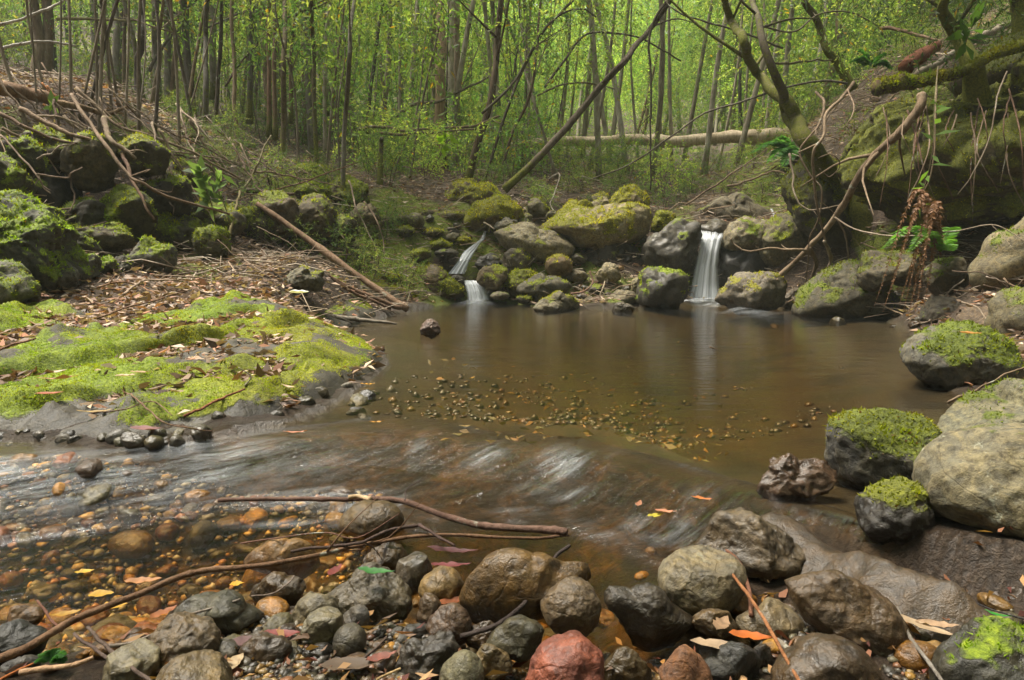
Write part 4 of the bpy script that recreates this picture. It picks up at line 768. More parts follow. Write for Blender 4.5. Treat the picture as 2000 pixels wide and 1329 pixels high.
# ---------------------------------------------------------------- tubes, trees, sticks
def spline(p, n):
    p = np.asarray(p, float)
    if len(p) < 3: t = np.linspace(0, 1, n)[:, None]; return p[0]+(p[-1]-p[0])*t
    e = np.concatenate([2*p[:1]-p[1:2], p, 2*p[-1:]-p[-2:-1]]); s = np.linspace(0, len(p)-1-1e-6, n); i = s.astype(int); t = (s-i)[:, None]
    a, b, c, d = e[i], e[i+1], e[i+2], e[i+3]
    return .5*((2*b)+(-a+c)*t+(2*a-5*b+4*c-d)*t*t+(-a+3*b-3*c+d)*t**3)
def tube(p, r, sides=8, bump=.0, seed=0):
    p = np.asarray(p, float); n = len(p); r = np.broadcast_to(np.asarray(r, float), (n,))
    t = np.gradient(p, axis=0); t /= np.maximum(np.linalg.norm(t, axis=1), 1e-9)[:, None]
    u = np.cross(t[0], [0, 0, 1]); 
    if np.linalg.norm(u) < .1: u = np.cross(t[0], [0, 1, 0])
    u /= np.linalg.norm(u); V = np.empty((n, sides, 3)); a = np.linspace(0, 2*math.pi, sides, endpoint=False)
    for i in range(n):
        u = u - t[i]*(u@t[i]); u /= max(np.linalg.norm(u), 1e-9); w = np.cross(t[i], u)
        V[i] = p[i] + r[i]*(np.cos(a)[:, None]*u + np.sin(a)[:, None]*w)
    V = V.reshape(-1, 3)
    if bump:
        c = np.repeat(p, sides, 0); rr = np.repeat(r, sides)[:, None]; d = (V-c)/np.maximum(rr, 1e-6)
        V = c + (V-c)*(1+bump*fbm(V*(.55/np.maximum(rr, .004)) + seed, 3))[:, None]
    q = np.arange(n*sides).reshape(n, sides); q2 = np.roll(q, -1, 1)
    F_ = np.stack([q[:-1], q2[:-1], q2[1:], q[1:]], -1).reshape(-1, 4).tolist()
    F_ += [q[0][::-1].tolist(), q[-1].tolist()]
    return V, F_
def joined(parts):
    V, F_, o = [], [], 0
    for v, f in parts: V.append(v); F_ += [[i+o for i in q] for q in f]; o += len(v)
    return np.concatenate(V), F_
def stick_mesh(path, r0, r1, seed, n=None, twigs=0, side=7, wob=.4):
    r = np.random.default_rng(seed); p = spline(path, n or max(8, 5*len(path))); L = np.linalg.norm(np.diff(p, axis=0), axis=1).sum()
    p = p + np.stack([fbm(p*(6/max(L, .3))+seed+k*9, 3) for k in range(3)], 1)*min(L*.02, r0*1.3)*wob*2
    rr = r0+(r1-r0)*np.linspace(0, 1, len(p)); rr = rr*(1+.12*fbm(p*25+seed, 2)); kn = r.integers(1, len(p)-1, max(1, len(p)//7)); rr[kn] *= 1.2
    parts = [tube(p, rr, side, .10 if r0 < .05 else .24, seed)]
    for k in range(twigs):
        i = r.integers(len(p)//5, len(p)-1); d = (p[min(i+1, len(p)-1)]-p[i-1]); d /= max(np.linalg.norm(d), 1e-9)
        s = r.normal(size=3); s -= d*(s@d); s /= np.linalg.norm(s); ln = L*r.uniform(.08, .28); e = d*.6+s*r.uniform(.4, .9)
        q = spline([p[i], p[i]+e*ln*.5+r.normal(size=3)*ln*.06, p[i]+(e+r.normal(size=3)*.35)*ln], 6); parts.append(tube(q, np.linspace(rr[i]*.55, rr[i]*.15, 6), 5))
    return joined(parts)
def stick(label, pts, w0, w1=None, col=(.2,.14,.09), moss=0, seed=1, twigs=0, name='dead_branch', cat='branch', group=None, mat='bark', side=8, wob=.4):
    """pts: photo px, py, and distance ahead"""
    p = np.array([P(*a) for a in pts]); k = lambda w, Y: .39*w*Y/F
    v, f = stick_mesh(p, k(w0, pts[0][2]), k(w1 if w1 is not None else w0*.6, pts[-1][2]), seed, twigs=twigs, side=side, wob=wob)
    mo = np.full(len(v), float(moss))
    o = mk(name, v, f, M[mat], loc=p[0], attrs=dict(moss=mo), col=(*col, 1)); tag(o, label, cat, group)
    if moss > .45 and w0 > 15:
        o['_o'] = p[0].tolist(); tri = np.array([t_ for q in f for t_ in ((q[0], q[1], q[2]), (q[0], q[2], q[3])) if len(q) == 4]); nz = vnormals(v, tri)[:, 2]; fuzz('moss', v, tri, np.clip(.75+.6*nz+.3*fbm(v*5, 2), 0, 1), 9000, .022, .5, o, seed, cap=16000, dim=.6)
    return o
def zpath(pts, z):    # lying on water or stones at a known height: gives px, py, distance
    return [(a, b, float(PZ(a, b, z if np.isscalar(z) else z[i])[1])) for i, (a, b) in enumerate(pts)]

# leaves -----------------------------------------------------------
def leaves(p, d, L, wd, tint, r, fold=.25):
    """quads: p base, d direction, L length, wd width"""
    n = len(p); d = d/np.maximum(np.linalg.norm(d, axis=1), 1e-9)[:, None]; s = np.cross(d, r.normal(size=(n, 3))); s /= np.maximum(np.linalg.norm(s, axis=1), 1e-9)[:, None]; up = np.cross(s, d)
    V = np.empty((n, 4, 3)); L = L[:, None]; wd = wd[:, None]; V[:, 0] = p; V[:, 2] = p+d*L-up*L*.08; V[:, 1] = p+d*L*.42+s*wd+up*wd*fold; V[:, 3] = p+d*L*.42-s*wd+up*wd*fold
    return V.reshape(-1, 3), np.arange(n*4).reshape(-1, 4), np.repeat(tint, 4, 0)
def crown_mesh(name, n_spray, rad, size, seed, droop=.5, hollow=.35, pal=0, per=16):
    r = np.random.default_rng(seed); rad = np.array(rad, float)
    c = r.normal(size=(n_spray, 3)); c /= np.linalg.norm(c, axis=1)[:, None]; c *= (hollow+(1-hollow)*r.random((n_spray, 1))**.6)
    kp = fbm(c*2.2+seed, 2) > -.22; c = c[kp]; c = c*rad; m = len(c)
    out = c/rad; dirs = out*.7 + r.normal(size=(m, 3))*.45 + np.array([0, 0, -droop]); dirs /= np.linalg.norm(dirs, axis=1)[:, None]
    t = np.tile(np.linspace(0, 1, per), m); i = np.repeat(np.arange(m), per); ln = size*per*.42*(.6+.7*r.random(m))
    p = c[i] + dirs[i]*(t*ln[i])[:, None] + np.array([0, 0, -1])*(droop*.5*ln[i]*t*t)[:, None] + r.normal(size=(m*per, 3))*size*.12
    d = dirs[i]*.6 + r.normal(size=(m*per, 3))*.75 + np.array([0, 0, -.15]); L = size*(.6+.7*r.random(m*per))
    pals = [((.105,.185,.05), (.18,.235,.075), (.085,.165,.055)), ((.175,.25,.065), (.27,.31,.10), (.12,.20,.055)), ((.035,.07,.018), (.06,.10,.025), (.07,.10,.03))][pal]
    pc = np.array(pals)[r.integers(3, size=m)][i]*(.7+.6*r.random((m*per, 1)))
    yel = r.random(m*per) < .02; pc[yel] = (.30, .19, .02)
    V, Fq, T = leaves(p, d, L, L*(.14 if pal != 1 else .19), pc, r)
    # the twigs that carry the sprays: slim three sided tubes
    b = c; e = c+dirs*ln[:, None]*.9+np.array([0, 0, -1])*(droop*.4*ln)[:, None]; s = np.cross(e-b, r.normal(size=(m, 3))); s /= np.linalg.norm(s, axis=1)[:, None]; s2 = np.cross(s, dirs); tw = size*.035
    tv = np.stack([b+s*tw, b-s*.5*tw+s2*.87*tw, b-s*.5*tw-s2*.87*tw, e], 1).reshape(-1, 3); k4 = np.arange(m)[:, None]*4+len(V)
    tf = np.concatenate([k4+np.array([a]) for a in ((0, 1, 3, 3), (1, 2, 3, 3), (2, 0, 3, 3))])
    quad = Fq.tolist() + [[a, b_, c_] for a, b_, c_, _ in tf.tolist()]
    return np.concatenate([V, tv]), quad, np.concatenate([T, np.tile([[.05, .035, .022]], (len(tv), 1))])
def crown_data(*a, **k):
    v, f, t = crown_mesh(*a, **k); o = mk(a[0], v, f, M['leaf'], attrs=dict(tint=t), smooth=False); me = o.data; bpy.data.objects.remove(o); return me
CR = [crown_data('crown', 560, (1.5, 1.5, 2.6), .078, 900+k, pal=k % 2, per=10, droop=.3) for k in range(5)]
CRD = [crown_data('crown', 480, (1.5, 1.5, 2.4), .075, 930+k, pal=2, per=10, droop=.3) for k in range(2)]
SH = [crown_data('foliage', 150, (.55, .55, .5), .055, 950+k, droop=.05, pal=k % 2, per=14) for k in range(4)]
# ---------------------------------------------------------------- trees
PALE, GREYB, BROWNB, DARKB, MOSSB, ORANGE = (.46,.42,.35), (.30,.275,.23), (.29,.21,.14), (.11,.092,.075), (.21,.185,.11), (.58,.42,.29)
def tree(label, pts, w0, col, Y=None, w1=None, moss=.15, top=7.0, crowns=(), seed=1, name='tree', group=None, limbs=2, cat='tree', root=.35, sides=10):
    """pts: photo pixels from foot to top; the foot stands on the ground, the rest goes on above the frame"""
    b = hit(*pts[0]) if Y is None else P(*pts[0], Y); Y = b[1]; r = np.random.default_rng(seed)
    p = [b-np.array([0, 0, .15])] + [P(a[0], a[1], a[2] if len(a) > 2 else Y + .08*i*r.normal()) for i, a in enumerate(pts)][0 if False else 1:]
    p = np.array(p); d = p[-1]-p[-2]; d /= np.linalg.norm(d)
    if p[-1][2] < b[2]+top and d[2] > .25: p = np.concatenate([p, [p[-1]+d*(b[2]+top-p[-1][2])/d[2]*.5 + r.normal(size=3)*.1, p[-1]+(d+np.array([0, 0, .25]))*(b[2]+top-p[-1][2])/d[2]]])
    n = max(14, len(p)*5); s = spline(p, n); L = np.concatenate([[0], np.cumsum(np.linalg.norm(np.diff(s, axis=0), axis=1))])
    r0 = .5*w0*Y/F; r1 = .5*(w1 or w0*.8)*Y/F
    vis = np.linalg.norm(P(*pts[-1][:2], Y)-b); t = L/max(vis, .1); rr = r0+(r1-r0)*np.clip(t, 0, 1); rr = rr*np.where(t > 1, np.maximum(.25, 1-.35*(t-1)), 1) + r0*root*np.exp(-L/(r0*4))
    s = s + np.stack([fbm(s*1.3+seed, 2), fbm(s*1.3+seed+40, 2), 0*L], 1)*r0*.7*np.clip(L, 0, 1)[:, None]
    v, f = tube(s, rr, sides, .09, seed)
    e = empty(name, b); tag(e, label, cat, group)
    h = v[:, 2]-b[2]; mo = np.clip(moss + .55*np.exp(-h/.35)*(moss > .1) , 0, 1)
    tr_ = mk('trunk', v, f, M['bark'], parent=e, attrs=dict(moss=mo), col=(*col, 1)); tr_['_o'] = b.tolist()
    for k in range(limbs):
        i = r.integers(n//2, n-2); q = s[i]; a = r.uniform(0, 6.3); dd = np.array([math.cos(a), math.sin(a), r.uniform(.3, 1)]); ln = r.uniform(.5, 1.4)
        vv, ff = tube(spline([q, q+dd*ln*.5, q+dd*ln+np.array([0, 0, r.uniform(-.2, .3)])], 8), np.linspace(rr[i]*.45, rr[i]*.12, 8), 6); mk('limb', vv, ff, M['bark'], parent=tr_, attrs=dict(moss=np.full(len(vv), moss)), col=(*col, 1))
    for k, (cx, cyy, sc, kind) in enumerate(crowns):       # crown: photo px of its middle, scale, kind
        c = bpy.data.objects.new('crown', (CR+CRD)[kind]); COL.objects.link(c); c.parent = e; pw = P(cx, cyy, Y)
        c.location = pw-b; c.scale = (sc,)*3; c.rotation_euler = (0, 0, r.uniform(0, 6.3)); kk = r.uniform(.8, 1.25); c.color = (kk, kk, kk, 1)
    return e
T = tree
T('pair of stout pale brown trunks, the one nearest the left frame edge', [(74,175),(72,80),(70,0)], 21, (.25,.19,.13), Y=12, seed=1, crowns=((60,-330,1.2,5),))
T('stout pale brown trunk right beside the broken brown stump', [(93,160),(90,80),(87,0)], 21, (.26,.2,.14), Y=12.2, seed=2, crowns=((120,-300,1.2,0),))
T('straight grey trunk with pale lichen patches left of the dark bent one', [(229,175),(226,90),(224,0)], 13, GREYB, Y=13, seed=4, crowns=((220,-260,1.3,5),))
T('thin brown trunk close behind the lichen patched grey one', [(241,180),(243,90),(245,0)], 8, BROWNB, Y=13.5, seed=5)
T('near black slightly bent trunk standing among grey ones on the left slope', [(268,225),(270,140),(274,70),(277,0)], 13, DARKB, Y=11.3, seed=6, moss=.25, crowns=((300,-300,1.2,6),))
T('short mossy trunk leaning against the near black one', [(284,225),(272,150),(262,90)], 11, GREYB, Y=11.5, seed=7, moss=.45)
T('crooked pale thin tree bending to the right on the left slope', [(286,228),(303,170),(312,110),(311,60),(319,0)], 8, (.30,.25,.17), Y=11.0, seed=8, limbs=3)
T('grey trunk half hidden behind the crooked pale tree', [(308,195),(306,100),(304,0)], 14, GREYB, Y=14, seed=9, crowns=((310,-240,1.4,1),))
T('grey trunk with a slight lean right of the crooked tree', [(328,205),(325,100),(322,0)], 12, GREYB, Y=13.3, seed=10)
T('dark broad trunk with a knobbly bark in the middle of the left thicket', [(374,215),(368,120),(360,20),(358,0)], 15, (.13,.11,.085), Y=13, seed=11, crowns=((370,-250,1.3,5),))
T('long slim pole tree leaning right with a mossy foot', [(353,272),(366,210),(380,130),(402,0)], 7, (.27,.2,.13), Y=10.3, seed=12, moss=.3)
T('grey trunk with a broad white lichen spot and mossy base', [(399,283),(402,180),(404,80),(406,0)], 11, (.17,.155,.13), Y=10, seed=13, moss=.3, crowns=((420,-300,1.2,6),))
T('slender dark tree leaning right beside the lichen spot trunk', [(418,268),(426,150),(434,0)], 8, (.12,.095,.07), Y=10.4, seed=14)
T('smooth grey trunk behind the slender dark leaning tree', [(418,180),(416,90),(415,0)], 13, GREYB, Y=14, seed=15)
T('bare pale brown pole tree with peeling bark, tall and straight', [(464,310),(460,200),(456,100),(453,0)], 8.5, (.33,.24,.16), Y=9.8, seed=16, limbs=3, crowns=((470,-300,1.1,0),))
T('dull grey trunk right of the pale brown pole', [(486,225),(488,110),(490,0)], 11, (.15,.135,.11), Y=12.5, seed=17, moss=.3)
T('wide soft grey trunk further back in the left thicket', [(500,200),(502,100),(504,0)], 12, (.22,.2,.17), Y=16, seed=18, crowns=((500,-180,1.5,1),))
T('reddish brown thin trunk, first of a close pair', [(525,250),(525,120),(525,0)], 9, (.24,.15,.09), Y=11.5, seed=19)
T('reddish brown thin trunk, second of the close pair', [(537,255),(536,120),(535,0)], 9, (.22,.145,.09), Y=11.3, seed=20)
T('mossy footed brown trunk splitting near the ground above the square mossy rock', [(549,330),(553,240),(554,120),(556,0)], 11, (.22,.17,.11), Y=9.6, seed=21, moss=.35, limbs=3, crowns=((600,-250,1.1,1),))
T('brown trunk behind the mossy footed one, leaning right', [(567,225),(570,120),(578,0)], 8, (.2,.14,.09), Y=12, seed=22)
T('greenish thin tree rising behind the square mossy rock', [(619,325),(615,200),(612,100),(609,0)], 9, (.2,.17,.1), Y=9.9, seed=23, moss=.4, limbs=3, crowns=((660,-120,1.0,0),))
T('pale grey trunk glimpsed between leaves right of centre left', [(637,212),(634,100),(633,0)], 11, PALE, Y=15, seed=24)
T('lichen blotched sapling with mossy foot standing before the mossy left rocks', [(668,392),(672,280),(676,200),(684,100),(693,0)], 9.5, (.23,.21,.165), Y=8.7, seed=25, moss=.22, limbs=2, crowns=((700,-200,.9,1),))
T('tall smooth eucalypt with orange bark, left stem of the big pair', [(862,333),(861,150),(861,0)], 19, ORANGE, w1=17, moss=0, seed=26, top=14, crowns=((850,-160,1.8,0),))
T('tall smooth eucalypt with whitish bark, right stem of the big pair', [(884,331),(882,150),(882,0)], 20, (.80,.74,.65), w1=19, moss=0, seed=27, top=14, crowns=((930,-200,1.8,1),))
T('flaky pinkish trunk just right of the whitish eucalypt', [(894,334),(893,160),(891,60),(890,0)], 13, (.48,.38,.3), moss=0, seed=28, top=12)
T('brown tree leaning right, thickest of the trees at the head of the pool', [(911,350),(935,270),(955,200),(962,150),(969,95),(980,0)], 14, (.17,.125,.085), Y=11.2, w1=11, seed=29, moss=.2, limbs=3, crowns=((1090,-260,.9,1),))
T('pale thin tree leaning left behind the brown leaning tree', [(972,190),(966,90),(960,0)], 10, PALE, Y=13, seed=30, moss=0, crowns=((1020,-300,.9,0),))
T('dark slim trunk in the leaves left of the eucalypt pair', [(716,245),(726,150),(744,35)], 8, (.11,.09,.07), Y=12.5, seed=31, crowns=((720,-40,.7,1),))
T('very dark stub of a trunk on the slope right of the blotched sapling', [(741,345),(745,285),(747,270)], 11, DARKB, Y=9.7, top=.1, seed=32, moss=.4, limbs=0)
T('long bare pole leaning steeply to the right over the weir', [(985,352),(1070,290),(1140,210),(1175,165),(1217,120),(1262,66),(1312,0)], 15, (.145,.115,.085), Y=10.3, w1=10, seed=33, moss=.22, top=6, root=.1, limbs=1)
T('thin leaning stem in the fan of stems at the head of the pool, palest', [(1087,330),(1040,190),(1015,110),(985,20)], 5.5, (.4,.36,.29), Y=11.5, seed=34, moss=0)
T('thin dark stem in the fan, leaning right to the top of the frame', [(937,360),(985,230),(1020,140),(1062,60),(1100,20)], 6, (.12,.1,.07), Y=10.8, seed=35, crowns=((1110,-60,.8,1),))
T('thin brown stem in the fan, crossing behind the long bare pole', [(968,355),(1000,265),(1030,200),(1045,120),(1052,40)], 6, (.19,.14,.09), Y=11, seed=36)
T('mossy big twin trunk leaning left over the waterfall, its left stem', [(1700,478),(1671,420),(1640,370),(1610,315),(1575,272),(1550,235),(1520,190),(1475,140),(1450,90),(1432,45),(1418,0)], 42, MOSSB, Y=7.9, w1=20, seed=39, moss=.6, top=6.5, root=.5, limbs=3, sides=14, crowns=((1560,-560,1.0,5),(1700,-520,1.0,6)))
T('mossy big twin trunk leaning left over the waterfall, its right stem', [(1610,325),(1575,275),(1560,258),(1543,215),(1524,165),(1503,115),(1485,60),(1470,0)], 26, (.15,.13,.09), Y=8.0, w1=14, seed=40, moss=.42, top=6.5, root=.05, limbs=3, sides=12, crowns=((1470,-420,.8,1),))
T('crooked mossy tree leaning left behind the twin trunk', [(1668,155),(1633,122),(1612,95),(1597,45),(1570,5),(1555,-60)], 15, (.16,.125,.075), Y=9.8, seed=41, moss=.45, limbs=4, crowns=((1560,-160,.9,3),(1700,-60,.6,3)))
T('dark moss clad trunk growing on top of the giant boulder', [(1912,182),(1900,130),(1880,95),(1857,55),(1840,0)], 36, (.07,.062,.04), Y=6.9, w1=22, seed=42, moss=.55, top=4.5, root=.4, limbs=2, sides=14, crowns=((1800,-300,.8,6),(1950,-260,.8,5)))
T('dark trunk at the right frame edge above the mossy shoulder', [(2003,75),(1985,0),(1970,-80)], 26, (.08,.068,.045), Y=7.2, seed=43, moss=.4, top=4, crowns=((2050,-300,.9,6),))
for i, (x, y, tx, Y_, c_) in enumerate(((1735,120,1733,13,DARKB), (1763,110,1758,13.5,BROWNB), (1800,105,1797,14,GREYB), (1905,60,1903,12,BROWNB))):
    T(('near black straight trunk on the right hill behind the slope of twigs', 'brown straight trunk right of the near black hill trunk', 'grey trunk on the right hill, third behind the red stump', 'broad brown trunk high on the right hill beside the moss clad one')[i], [(x, y), ((x+tx)/2, y/2), (tx, 0)], (11, 14, 12, 24)[i], c_, Y=Y_, seed=60+i, crowns=((tx+30, -200, 1.2, 5+i % 2),))
# thinner trees of the thicket behind, too alike to tell apart
r = np.random.default_rng(21); n_thick = 0
def bg_tree(x, y, rad, hgt, col, label, group, seed, crown_at=(.45, 1.0), ncr=2, dark=False, lean=.05, sc=(.8, 1.5), bright=(.8, 1.3)):
    q = np.random.default_rng(seed); b = np.array([x, y, ground_z(x, y)-.1]); d = np.array([q.normal()*lean, q.normal()*lean, 1.0]); e = empty('tree', b); tag(e, label, 'tree', group)
    p = spline([b, b+d*hgt*.35+q.normal(size=3)*.12, b+d*hgt*.7+q.normal(size=3)*.15, b+d*hgt], 12); v, f = tube(p, np.linspace(rad*1.2, rad*.35, 12), 7, .08, seed)
    mk('trunk', v, f, M['bark'], parent=e, attrs=dict(moss=np.clip(.1+.5*np.exp(-(v[:, 2]-b[2])/.4), 0, 1)), col=(*col, 1))
    for k in range(ncr):
        c = bpy.data.objects.new('crown', (CRD if dark else CR)[q.integers(2 if dark else 5)]); COL.objects.link(c); c.parent = e
        c.location = d*hgt*q.uniform(*crown_at) + np.array([q.normal()*.5, q.normal()*.5, 0]); c.scale = (q.uniform(*sc),)*3; c.rotation_euler = (q.normal()*.15, q.normal()*.15, q.uniform(0, 6.3)); kk = q.uniform(*bright); c.color = (kk, kk*q.uniform(.95, 1.08), kk, 1)
def jitter_trees(n, t0, t1, Y0, Y1, label, group, seed, **k):
    q = np.random.default_rng(seed); cols = k.pop('cols'); gap = k.pop('gap', False); rad = k.pop('rad'); hg = k.pop('hgt')
    for i in range(n):
        Yv = Y0+(Y1-Y0)*q.random(); t = t0+(t1-t0)*(i+q.random())/n
        if gap and abs(t+.095) < .075: Yv = q.uniform(20.5, 25)
        x = t*Yv
        bg_tree(x, Yv, q.uniform(*rad), q.uniform(*hg), cols[q.integers(len(cols))], label, group, seed*100+i, **k)
jitter_trees(46, -.86, -.16, 13, 24, 'thin grey or brown trunk in the crowded thicket behind the left bank', 'thin trunks of the thicket behind the left bank', 3, cols=[GREYB, BROWNB, (.14,.12,.095), PALE], rad=(.035, .085), hgt=(6, 9), crown_at=(.3, 1.0), ncr=1, sc=(.8, 1.3), bright=(.8, 1.5))
jitter_trees(48, -.34, .62, 15.5, 25, 'leafy bright green young tree in the woods beyond the pool', 'leafy young trees in the woods beyond the pool', 4, cols=[GREYB, BROWNB, PALE], rad=(.03, .07), gap=True, hgt=(3.5, 6), crown_at=(.1, .9), ncr=3, sc=(.55, 1.0), bright=(.9, 1.9), lean=.10)  # bright raises leaf colour, standing in for light on the back woods
jitter_trees(26, .3, .95, 12, 22, 'dark stemmed leafy tree on the hill beyond the right bank', 'leafy trees on the hill beyond the right bank', 5, cols=[DARKB, BROWNB], rad=(.04, .08), hgt=(4, 7), crown_at=(.2, 1.0), ncr=3, sc=(.6, 1.0), bright=(.55, 1.0))
jitter_trees(46, -.95, .95, 25, 40, 'pale stemmed tall tree far back in the forest', 'tall trees far back in the forest', 6, cols=[PALE, GREYB, (.45,.42,.36)], rad=(.07, .14), hgt=(6, 9), crown_at=(.05, .8), ncr=4, sc=(.9, 1.5), bright=(1.2, 2.0))  # leaf colour lightened further to imitate the light flooding the distance
# unseen trees added behind the viewpoint to darken what the water mirrors
for i in range(22):
    q = np.random.default_rng(7000+i); a = math.pi*(.60+.80*(i+.3*q.random())/22); R_ = q.uniform(5.5, 12)
    bg_tree(R_*math.sin(a)*1.1, R_*math.cos(a), q.uniform(.06, .12), q.uniform(8, 12), GREYB, 'unseen grey tree added behind the viewpoint to darken water reflections', 'unseen trees added behind the viewpoint', 7100+i, crown_at=(.35, 1.0), ncr=3, sc=(1.2, 1.8))
for i, (x, y, h, kx) in enumerate(((-1.7, -1.3, 8.5, 1), (.9, -1.6, 8.0, 0), (2.9, .2, 8.0, 1), (4.3, 2.4, 9.5, 1), (-3.2, .4, 8.5, 0), (5.2, 4.2, 11, 1))):  # unseen trees added so their crowns shade the foreground and right bank
    bg_tree(x, y, .10, h, DARKB, 'tall tree whose crown shades the near stones from just outside the view', 'unseen shade trees added beside the viewpoint', 7300+i, crown_at=(.72, .98), ncr=4 if kx else 2, sc=(1.1, 1.5), dark=True)
q = np.random.default_rng(818)
for i in range(40):
    Yv = q.uniform(12.5, 17); px = 640+900*(i+q.random())/40; x = (px-1000)/F*Yv
    bg_tree(x, Yv, q.uniform(.025, .06), q.uniform(6, 8), [(.50,.46,.38), (.42,.37,.29), (.34,.30,.23)][q.integers(3)], 'pale slender tree stem showing through the bright leaves beyond the weir', 'pale slender stems beyond the weir', 8300+i, crown_at=(.75, 1.0), ncr=1, sc=(.6, .9), lean=.13)
q = np.random.default_rng(808)
for i in range(64):
    px = 60+1040*(i+q.random())/64; b = hit(px, 330-150*q.random() if px < 620 else 350-60*q.random()); rad = q.uniform(.010, .024); d = np.array([q.normal()*.16+(.12 if px > 700 else .03), q.normal()*.08, 1]); h = q.uniform(3, 5)
    e = empty('sapling', b); tag(e, 'thin bare grey tan sapling stem among the taller trunks', 'sapling', 'thin bare sapling stems'); p_ = spline([b-np.array([0, 0, .1]), b+d*h*.3+q.normal(size=3)*.06, b+d*h*.65+q.normal(size=3)*.12, b+d*h+q.normal(size=3)*.2], 16); v, f = tube(p_, np.linspace(rad, rad*.35, 16), 6, .08, i)
    c_ = [(.30,.25,.18), (.24,.2,.15), (.36,.32,.25), (.16,.13,.1)][q.integers(4)]; tr_ = mk('trunk', v, f, M['bark'], parent=e, attrs=dict(moss=np.clip(.05+.45*np.exp(-(v[:, 2]-b[2])/.3), 0, 1)), col=(*c_, 1)); tr_['_o'] = b.tolist()
    for k in range(2):
        j = q.integers(5, 13); a = q.uniform(0, 6.3); dd = np.array([math.cos(a), math.sin(a), q.uniform(.2, 1)])*q.uniform(.3, .9); v, f = tube(spline([p_[j], p_[j]+dd*.5, p_[j]+dd+np.array([0, 0, q.normal()*.1])], 6), np.linspace(rad*.5, rad*.15, 6), 5); mk('limb', v, f, M['bark'], parent=tr_, attrs=dict(moss=np.zeros(len(v))), col=(*c_, 1))
# the wood beyond: one mass of leaves
q = np.random.default_rng(99); nl = 42000; yy = q.uniform(42, 64, nl); xx = (q.random(nl)*2.3-1.15)*yy; zz = terrain(xx, yy) + 7*q.random(nl)**1.3
p = np.stack([xx, yy, zz], 1); kp = fbm(p*.22, 3) > -.25; p = p[kp]; n = len(p)
tc = np.array([(.06,.11,.02), (.10,.15,.03), (.14,.19,.04)])[q.integers(3, size=n)]*(.7+.7*q.random((n, 1)))
v, f, t_ = leaves(p, q.normal(size=(n, 3))+np.array([0, 0, -.4]), q.uniform(.35, .8, n), q.uniform(.10, .2, n), tc, q)
tag(mk('far_woods', v, f, M['leaf'], attrs=dict(tint=t_), smooth=False, col=(1, 1, 1, 1)), 'light green leaves of the far wood closing the view', 'wood', kind='stuff')

# ---------------------------------------------------------------- shrubs and undergrowth
def shrub(px, py, Y, sc, label, group=None, seed=0, bright=1.0, k=None, squash=1.0, name='shrub'):
    q = np.random.default_rng(seed); b = P(px, py, Y); b[2] = ground_z(b[0], b[1]); e = empty(name, b); tag(e, label, 'shrub', group)
    for j in range(3):
        d = np.array([q.normal()*.3, q.normal()*.3, 1])*.8*sc; vv, ff = tube(spline([b-np.array([0, 0, .05]), b+d*.5+q.normal(size=3)*.05, b+d], 6), np.linspace(.008, .003, 6)*max(1, sc), 5); mk('stem', vv, ff, M['bark'], parent=e, attrs=dict(moss=np.zeros(len(vv))), col=(.15, .11, .07, 1))
    c = bpy.data.objects.new('foliage', SH[q.integers(4) if k is None else k]); COL.objects.link(c); c.parent = e; c.location = (0, 0, .62*sc); c.scale = (sc, sc, sc*squash); c.rotation_euler = (0, 0, q.uniform(0, 6.3)); c.color = (bright, bright, bright, 1)
q = np.random.default_rng(31)
for i in range(36):
    t = (i+q.random())/36; shrub(700+900*t, 350, q.uniform(11.2, 14.5), q.uniform(.7, 1.3)*(1 if t < .38 else .55), 'small leaved green shrub in the undergrowth behind the weir', 'shrubs of the undergrowth behind the weir', 300+i, q.uniform(.8, 1.5))
for i in range(22):
    t = (i+q.random())/22; shrub(-60+760*t, 300, q.uniform(13, 18), q.uniform(.7, 1.3), 'small dull green shrub between the trunks of the left thicket', 'shrubs between the trunks of the left thicket', 360+i, q.uniform(.5, .9))
for i in range(14):
    t = (i+q.random())/14; shrub(1480+520*t, 100, q.uniform(10.5, 14), q.uniform(.7, 1.2), 'leafy shrub on the slope above the right bank', 'shrubs on the slope above the right bank', 400+i, q.uniform(.5, 1.0))
for i in range(34):
    t = (i+q.random())/34; shrub(330+460*t, 330+45*t+50*(q.random()-.6), q.uniform(7.6, 9.6), q.uniform(.22, .45), 'low tuft of dull green leaves in the litter of the left bank', 'low green tufts on the left bank', 480+i, q.uniform(.5, .9))
for i in range(18):
    t = (i+q.random())/18; shrub(1650+340*t, 140-60*t, q.uniform(7.6, 9.5), q.uniform(.25, .5), 'low leafy tuft among twigs over the giant boulder', 'low leafy tufts over the giant boulder', 530+i, q.uniform(.5, 1.0))
for i in range(22):
    t = (i+q.random())/22; shrub(950+600*t, 378+14*q.random(), q.uniform(9.9, 11), q.uniform(.2, .42), 'low tuft of leaves in the litter right behind the weir stones', 'low green tufts behind the weir stones', 560+i, q.uniform(.7, 1.3))
shrub(1225, 330, 11.3, .8, 'dense blue green bush under the fallen log', None, 451, .75, 0)
shrub(1300, 345, 10.9, .8, 'bright little bush in front of the fallen log', None, 452, 1.5, 1)
shrub(760, 330, 9.9, .7, 'fine leaved seedling bush on the slope beside the dark stub', None, 453, .8, 0)
shrub(830, 335, 11.0, .9, 'yellow green bush below the big eucalypt pair', None, 454, 1.5, 1)
shrub(1560, 395, 9.3, .45, 'bright green weed growing between rocks at the twin trunk foot', None, 455, 1.3, 1)
